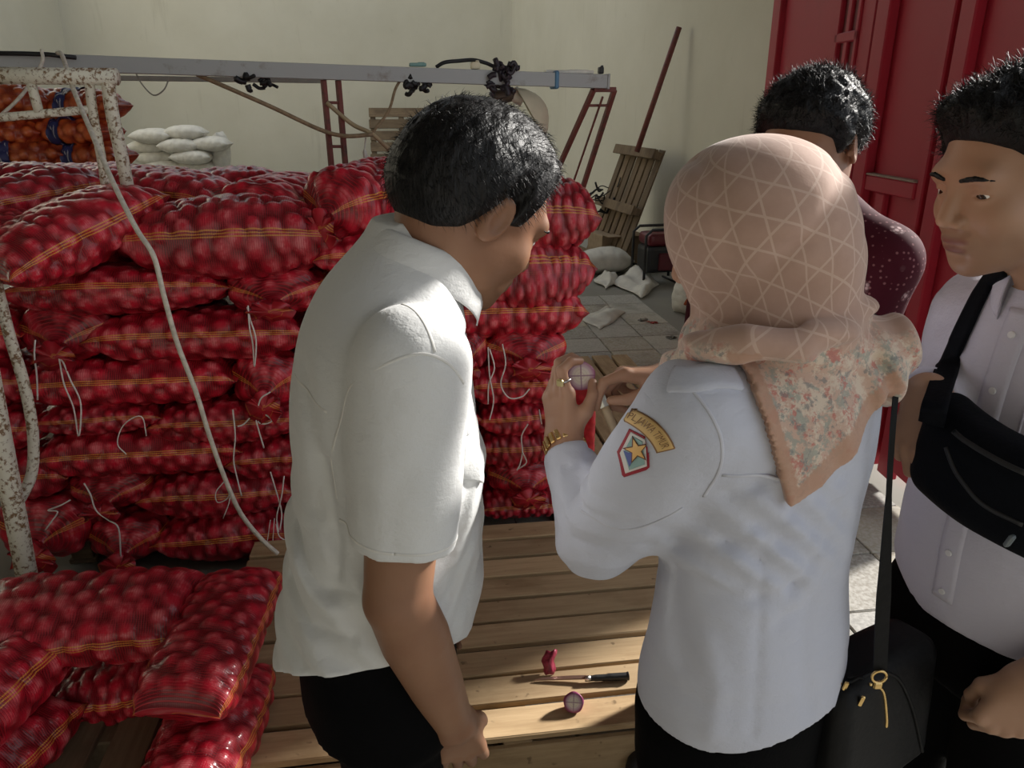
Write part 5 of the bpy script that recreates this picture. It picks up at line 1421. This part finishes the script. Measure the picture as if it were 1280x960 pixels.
    Hl = hand_pts(wr, yl, zl, True, {'i': (-14, 74, 34), 'm': (4, 72, 36), 'r': (20, 72, 40), 'p': (34, 66, 40)}, [(.040, .050, -.022), (.046, .077, -.036), (.038, .097, -.045)], .92, .8)
    yr = Vector((-1, .04, .06)); zr = Vector((.1, .25, 1))
    Hr = hand_pts(wrR, yr, zr, False, {'i': (26, 46, 12), 'm': (52, 72, 40), 'r': (62, 80, 45), 'p': (68, 80, 45)}, [(.038, .050, -.026), (.036, .082, -.040), (.030, .108, -.044)], .92, .8)
    hv = head_mesh(hc, Rh, Wd((0, .01, 1.34)), .050, .94, h=.0035)
    eyes(root, hc, Rh, .94, 0, 15)
    body_object(root, [hv, arm_mesh(sh, el, wr, Hl, .040, .035, .0265, .0022), arm_mesh(shR, elR, wrR, Hr, .040, .035, .0265, .0022), core_mesh(o, Hb, 1.26, .11, .07, .82)], M['skin_w'])
    trousers(root, o, Hb, .87, .80, M['black_cloth'], .158, .122)
    # wrist watch: gold links round the wrist, and a ring
    wt = empty('watch_band'); wt.parent = root
    ax = (wr - el).normalized(); s1 = ax.cross(Vector((0, 0, 1))).normalized(); s2 = ax.cross(s1)
    wc = wr + ax * -.006
    lk = boxmesh('watch_link', (.0085, .020, .005), M['gold'], .0015)
    for i in range(18):
        a = 2 * math.pi * i / 18; d = s1 * math.cos(a) + s2 * math.sin(a); p = wc + d * .0315
        tx = (-s1 * math.sin(a) + s2 * math.cos(a)); ob = link('watch_link', lk, wt)
        ob.matrix_local = Matrix.Translation(p - root.location) @ Matrix((tx, ax, d)).transposed().to_4x4()
    f = Hl['fin']['i']; p = f[0].lerp(f[1], .55); d = (f[1] - f[0]).normalized()
    s1 = d.cross(Vector((0, 0, 1))).normalized(); s2 = d.cross(s1)
    rg = link('finger_ring', pyd('finger_ring', *tube_vf([p - root.location + (s1 * math.cos(t) + s2 * math.sin(t)) * .0098 for t in np.linspace(0, 2 * math.pi, 19)], .0022, 6), plain('silver', (.7, .7, .68), .25, 1.0), True), root)
    out = (Vector((-.6, -.75, .2))); out = (out - d * out.dot(d)).normalized()
    st_ = link('ring_stone', boxmesh('ring_stone', (.012, .012, .006), plain('ring_face', (.62, .52, .25), .3, .6), .002), root)
    st_.matrix_local = Matrix.Translation(p + out * .0115 - root.location) @ out.to_track_quat('Z', 'Y').to_matrix().to_4x4()
    return root, Hl, Hr
WOM, HL, HR = woman()
# the shallot she holds and the knife in her other hand
gc = (HL['fin']['i'][2] + HL['fin']['m'][2]) / 2 * .5 + HL['thumb'][-1] * .5
half_onion('held_shallot', HL['T']((.022, .110, -.034)), (.10, -.93, .34), .0235, 'cut shallot held between fingertips, pale cut face toward the viewer')
kg = (HR['thumb'][-1] + HR['fin']['i'][-1]) / 2
k2 = empty('paring_knife', kg); tag(k2, 'small knife held in the hand against the shallot', 'knife')
bdv = (HL['T']((.022, .110, -.034)) + Vector((.020, -.012, -.006)) - kg); pdv = -bdv.normalized()
sd = bdv.cross(Vector((0, 1, 0))).normalized() * -1
V = []
for f_, w_ in ((-.15, .007), (.3, .0075), (.7, .006), (1.0, .001)):
    c_ = bdv * f_; V += [c_ + sd * w_, c_ + Vector((0, -.001, 0)), c_ - sd * w_, c_ + Vector((0, .001, 0))]
F = [(i * 4 + j, i * 4 + (j + 1) % 4, (i + 1) * 4 + (j + 1) % 4, (i + 1) * 4 + j) for i in range(3) for j in range(4)] + [(3, 2, 1, 0), (12, 13, 14, 15)]
link('blade', pyd('blade', V, F, plain('blade_steel', (.55, .54, .50), .25, 1.0)), k2)
tube('handle', [pdv * .005, pdv * .045, pdv * .085], .0075, plain('wood_handle', (.42, .32, .2), .5), k2, 8)
# ================================================================ man in the maroon shirt, behind
def man_maroon():
    o = Vector((.505, 1.52, 0)); Hb = -128; R = basis(Hb); oo = A3(o)
    root = empty('person', o); tag(root, 'man in maroon flowered shirt standing behind the headscarf', 'person')
    Wd = lambda q: Vector(oo + R @ A3(q))
    shs = [Wd((s * .165 - .075, .0, 1.365)) for s in (-1, 1)]; els = [Wd((s * .150 - .04, .01, 1.09)) for s in (-1, 1)]; wrs = [Wd((s * .09 - .01, .15, .97)) for s in (-1, 1)]
    ST = [(.82, 0, 0, .17, .13), (1.0, 0, 0, .165, .125), (1.2, -.03, 0, .165, .122), (1.32, -.07, 0, .175, .112), (1.40, -.075, .0, .155, .095), (1.45, -.075, .01, .095, .075), (1.50, -.075, .02, .06, .06), (1.54, -.075, .03, .05, .05)]
    def shirt(p):
        q = (p - oo) @ R; d = loft(q, ST, 2.2) + .004 * ridge(q, (6, 7, 14), 2) * np.clip((1.3 - q[:, 2]) / .2, 0, 1)
        for a, b, c in zip(shs, els, wrs): d = smin(d, chain(p, [a, a.lerp(b, .5), b, b.lerp(c, .92)], [.064, .062, .054, .042]), .025)
        for a in shs: d = smin(d, cap(p, Wd((-.075, .0, 1.47)), a, .05, .055), .03)
        return np.maximum(d, .84 - q[:, 2])
    V, F = nets(shirt, oo + A3((-.38, -.38, .80)), oo + A3((.38, .38, 1.56)), .0065, 2); part(root, 'batik_shirt', V, F, M['batik'])
    hc = W(1010, 182, 1.44); Rh = basis(-136, 24, -3)
    nb = Wd((-.075, .01, 1.44)); hv = head_mesh(hc, Rh, nb, .057, .97, h=.0032)
    collar(root, Wd((-.075, .015, 1.465)), basis(Hb, 14), .064, .07, M['batik'], h=.034)
    HV, HF = hair_mesh(hc, Rh, .97, .018, .006, .0035, 9); part(root, 'hair', *merge((HV, HF), strands(HV, HF, hc, Rh, 6000, .018, 11, .0004, (0, .15, .1), .6, .97)), M['hair'])
    eyes(root, hc, Rh, .97, 0, 15); brows(root, hc, Rh, .97)
    hs = [hand_pts(w, Wd((-.01, .3, .9)) - w, (0, 0, 1), i == 0, REL, TH_REL) for i, w in enumerate(wrs)]
    body_object(root, [hv] + [arm_mesh(a, b, c, h, .042, .038, .028, .0045) for a, b, c, h in zip(shs, els, wrs, hs)] + [core_mesh(o, Hb, 1.36)], M['skin_m'])
    trousers(root, o, Hb, .92, .86, M['black_cloth'], .165, .125)
man_maroon()

# ================================================================ young man with the sling bag
def man_bag():
    o = Vector((.79, 1.05, 0)); Hb = -113; R = basis(Hb); oo = A3(o)
    root = empty('person', o); tag(root, 'young man in pale shirt with black sling bag, looking down at the shallot', 'person')
    Wd = lambda q: Vector(oo + R @ A3(q)); L = lambda p: Vector(p) - root.location
    shR, shL = Wd((.135, .0, 1.315)), Wd((-.165, .0, 1.335))
    elR, wrR = W(1184, 505, 1.21), W(1160, 490, 1.02)
    elL, wrL = Wd((-.235, -.03, 1.06)), W(1290, 852, .86)
    ST = [(.70, 0, -.005, .175, .14), (.85, 0, -.005, .175, .138), (1.0, 0, 0, .170, .135), (1.15, 0, 0, .172, .130), (1.26, 0.012, .002, .160, .118), (1.34, 0.01, .004, .135, .10), (1.39, 0, .012, .10, .08), (1.44, 0, .025, .062, .062), (1.48, 0, .03, .05, .05)]
    def slv(p, a, b, c, r, off):
        d = chain(p, [a, a.lerp(b, .5), b, b.lerp(c, .5), c], r) + .004 * ridge(p, (15, 15, 15), off)
        al = (p - A3(c)) @ A3((c - b).normalized()); return np.maximum(d, al)
    def shirt(p):
        q = (p - oo) @ R; d = loft(q, ST, 2.2)
        d = d + .007 * ridge(q, (5, 5, 9), 5) * np.clip((1.28 - q[:, 2]) / .2, 0, 1) + .002 * vn(q, 9)
        hem = .855 + .45 * np.clip(q[:, 0] - .03, 0, 1) ; d = np.maximum(d, hem - q[:, 2])
        d = smin(d, slv(p, shR, elR, elR.lerp(wrR, .93), [.066, .060, .052, .046, .040], 2), .03)
        return smin(d, slv(p, shL, elL, elL.lerp(wrL, .72), [.068, .064, .056, .05, .044], 7), .03)
    V, F = nets(shirt, oo + A3((-.40, -.42, .70)), oo + A3((.42, .40, 1.50)), .005, 2)
    so = part(root, 'long_sleeve_shirt', V, F, M['shirt_d']); bv = bvh_of(so.data)
    def onc(x, z): 
        r = bv.ray_cast(L(Wd((x, .4, z))), Vector(R @ A3((0, -1, 0)))); return r[0] if r[0] is not None else L(Wd((x, .12, z)))
    pz = [(0, .13, z) for z in (1.36, 1.28, 1.18, 1.08, .98, .90, .87)]
    ribbon('placket', bv, [onc(0, q[2]) for q in pz[:-1]], .034, .003, M['shirt_d'], root)
    for z in (1.325, 1.245, 1.165, 1.085, .985, .915):
        loc, nor, i_, d_ = bv.ray_cast(L(Wd((0, .4, z))), Vector(R @ A3((0, -1, 0)))); 
        if loc is not None: button(root, loc + nor * .003, nor)
    # breast pocket outline
    pk = [(-.045, 1.235), (-.135, 1.235), (-.14, 1.15), (-.125, 1.115), (-.06, 1.115), (-.047, 1.14), (-.045, 1.235)]
    ribbon('pocket_seam', bv, [onc(*q) for q in pk], .0035, .0016, plain('lilac_seam', (.54, .52, .62), .8), root, 6, 0, False)
    button(root, onc(-.09, 1.14), Vector(R @ A3((0, 1, 0))), .005)
    # head
    hc = W(1268, 222, 1.03); Rh = basis(-104, 13, 0); nb = Wd((0, .015, 1.37))
    hv = head_mesh(hc, Rh, nb, .058, 1.0, eyes_open=.24, stub=.22, h=.0020)
    collar(root, Wd((0, .022, 1.405)), basis(Hb, 12), .064, .072, M['shirt_d'], drop=.034, tip=.026, h=.034, spread=.006)
    HV, HF = hair_mesh(hc, Rh, 1.0, .022, .009, .003, 21, front=.010)
    part(root, 'hair', *merge((HV, HF), strands(HV, HF, hc, Rh, 9000, .020, 23, .00035, (0, .25, .15), .8, 1.0)), M['hair'])
    eyes(root, hc, Rh, 1.0, -14, 20); brows(root, hc, Rh, 1.0, .001)
    Hr = hand_pts(wrR, W(1142, 562, .985) - wrR, Vector((-.85, -.5, .1)), False, {'i': (30, 60, 35), 'm': (35, 62, 40), 'r': (40, 64, 40), 'p': (45, 66, 40)}, [(.040, .044, -.016), (.046, .070, -.028), (.040, .092, -.038)], .98)
    Hl = hand_pts(wrL, W(1248, 905, .86) - wrL, Vector((-.25, -.95, .25)), True, {k: (55, 70, 45) for k in 'imrp'}, [(.036, .050, -.022), (.034, .078, -.036), (.022, .094, -.042)], .98)
    body_object(root, [hv, arm_mesh(shR, elR, wrR, Hr, .042, .038, .028, .0026), arm_mesh(shL, elL, wrL, Hl, .042, .038, .028, .0026), core_mesh(o, Hb, 1.30)], M['skin_y'])
    trousers(root, o, Hb, .95, .84, M['black_cloth'], .155, .122)
    # sling bag across the belly: a thing of its own
    bg_ = empty('sling_bag', W(1222, 600, .87)); tag(bg_, 'black sling bag worn across the belly of the young man', 'bag')
    c0 = W(1238, 600, .885); X = (W(1300, 640, .80) - W(1160, 560, .95)).normalized(); Zv = Vector((0, 0, 1)); Z = (Zv - X * Zv.dot(X)).normalized(); Y = Z.cross(X); RB = np.array(Matrix((X, Y, Z)).transposed(), np.float32)
    def bag(p):
        q = (p - A3(c0)) @ RB
        yb = q[:, 1] - 2.2 * q[:, 0] ** 2
        qq = np.stack([q[:, 0], yb, q[:, 2] - .9 * q[:, 0] * q[:, 0] * (q[:, 2] > 0) ], 1)
        d = rbox(qq, (0, 0, 0), (.125, .045, .070), .038)
        return d + .002 * vn(q, 22) + .0015 * ridge(q, 14)
    V, F = nets(bag, A3(c0) - .2, A3(c0) + .2, .0042, 2); bo = part(bg_, 'pouch', V, F, M['nylon']); bb = bvh_of(bo.data); LB = lambda p: Vector(p) - bg_.location
    zp = lambda pts, nm, w, mt: ribbon(nm, bb, [LB(p) for p in pts], w, .002, mt, bg_)
    zp([W(1150, 560, .9), W(1165, 605, .86), W(1205, 645, .82), W(1275, 660, .8)], 'zip_seam', .006, M['black'])
    zp([W(1165, 520, .9), W(1210, 555, .85), W(1275, 590, .8)], 'top_zip', .007, M['black'])
    o2 = link('zip_pull', boxmesh('zip_pull', (.010, .006, .018), plain('grey_zip', (.12, .14, .15), .4), .002), bg_, LB(W(1262, 676, .795)), (.3, 0, .5))
    def ob_(x, y):
        d = ray(x, y).normalized(); h_ = bv.ray_cast(ORG - root.location, d)
        return h_[0] + h_[1] * .004 + root.location - bg_.location
    sp_ = [LB(W(1164, 530, .935)), LB(W(1170, 502, .935)), ob_(1187, 458), ob_(1200, 428), ob_(1214, 398), ob_(1229, 368), ob_(1242, 348), LB(W(1258, 332, 1.04))]
    bvs = BVHTree.FromPolygons([v.co + root.location - bg_.location for v in so.data.vertices], [tuple(p.vertices) for p in so.data.polygons])
    ribbon('strap', bvs, sp_, .031, .003, M['nylon'], bg_, off=.002, snap=False)
man_bag()

# ================================================================ handbag on the woman's far side
def handbag():
    c0 = W(1078, 884, .93); hb = empty('handbag', c0); tag(hb, 'black handbag with gold zip hanging at the side of the headscarf woman', 'handbag')
    X = Vector((.86, .51, 0)); Z = Vector((-.06, 0, 1)).normalized(); Y = Z.cross(X); RB = np.array(Matrix((X, Y, Z)).transposed(), np.float32)
    def f(p):
        q = (p - A3(c0)) @ RB; tp_ = np.clip((q[:, 2] + .12) / .24, 0, 1)
        qq = np.stack([q[:, 0], q[:, 1] * (1 + .35 * tp_), q[:, 2] + .35 * np.abs(q[:, 0]) ** 1.5 * (q[:, 2] > 0)], 1)
        return (rbox(qq, (0, 0, 0), (.118, .058, .115), .030) + .002 * vn(q, 16)) * .85
    V, F = nets(f, A3(c0) - .2, A3(c0) + .2, .005, 2); bo = part(hb, 'bag_body', V, F, M['leather']); bb = bvh_of(bo.data); LB = lambda p: Vector(p) - c0
    rb = lambda nm, pts, w, mt, th=.0025: ribbon(nm, bb, [LB(p) for p in pts], w, th, mt, hb)
    rb('front_zip', [W(1104, 856, .85), W(1122, 868, .85), W(1135, 888, .85), W(1138, 915, .85), W(1136, 926, .85)], .0045, M['gold'])
    rb('edge_piping', [W(1062, 800, .85), W(1082, 822, .85), W(1120, 822, .85), W(1150, 850, .85), W(1168, 900, .88), W(1176, 955, .9)], .005, M['leather'], .004)
    rb('edge_piping', [W(1070, 780, .85), W(1085, 815, .85), W(1098, 838, .85)], .005, M['leather'], .004)
    # strap from under the scarf down to its ring
    st_ = [W(1092, 392, .97), W(1110, 420, .93), W(1120, 470, .885), W(1116, 535, .86), W(1113, 580, .86), W(1110, 640, .86), W(1106, 720, .86), W(1102, 790, .86), W(1100, 838, .855)]
    V_, F_ = [], []; P = spline([LB(p) for p in st_], 6)
    for i, p in enumerate(P):
        w = .0032 + .0062 * max(0, min(1, (i - 28) / 10)); t = .0015
        V_ += [p + Vector((-w, -t, 0)), p + Vector((w, -t, 0)), p + Vector((w, t, 0)), p + Vector((-w, t, 0))]
    F_ = [(i * 4 + j, i * 4 + (j + 1) % 4, (i + 1) * 4 + (j + 1) % 4, (i + 1) * 4 + j) for i in range(len(P) - 1) for j in range(4)] + [(3, 2, 1, 0), tuple(range(len(P) * 4 - 4, len(P) * 4))]
    link('strap', pyd('strap', V_, F_, M['leather']), hb)
    rc = LB(W(1099, 846, .85)); g = M['gold']
    ring = [rc + Vector((.010 * math.cos(t), 0, .010 * math.sin(t))) for t in np.linspace(0, 2 * math.pi, 17)]
    link('strap_ring', pyd('strap_ring', *tube_vf(ring, .0022, 6), g, True), hb)
    link('swivel_clasp', boxmesh('swivel_clasp', (.013, .007, .012), g, .002), hb, rc + Vector((0, 0, -.014)))
    for x, y in ((1056, 846), (1070, 872), (1038, 842)):
        loc = bb.find_nearest(LB(W(x, y, .86)))[0]; link('zip_pull', boxmesh('zip_pull', (.006, .005, .017), g, .0015), hb, loc + Vector((0, -.003, 0)), (0, .3, .2))
    tube('hanging_strap', [LB(W(1020, 905, .93)), LB(W(1012, 930, .92)), LB(W(1016, 950, .92)), LB(W(1008, 985, .92))], .004, M['leather'], hb, 6)
    link('strap_clip', boxmesh('strap_clip', (.008, .006, .02), g, .002), hb, LB(W(1014, 940, .915)))
handbag()
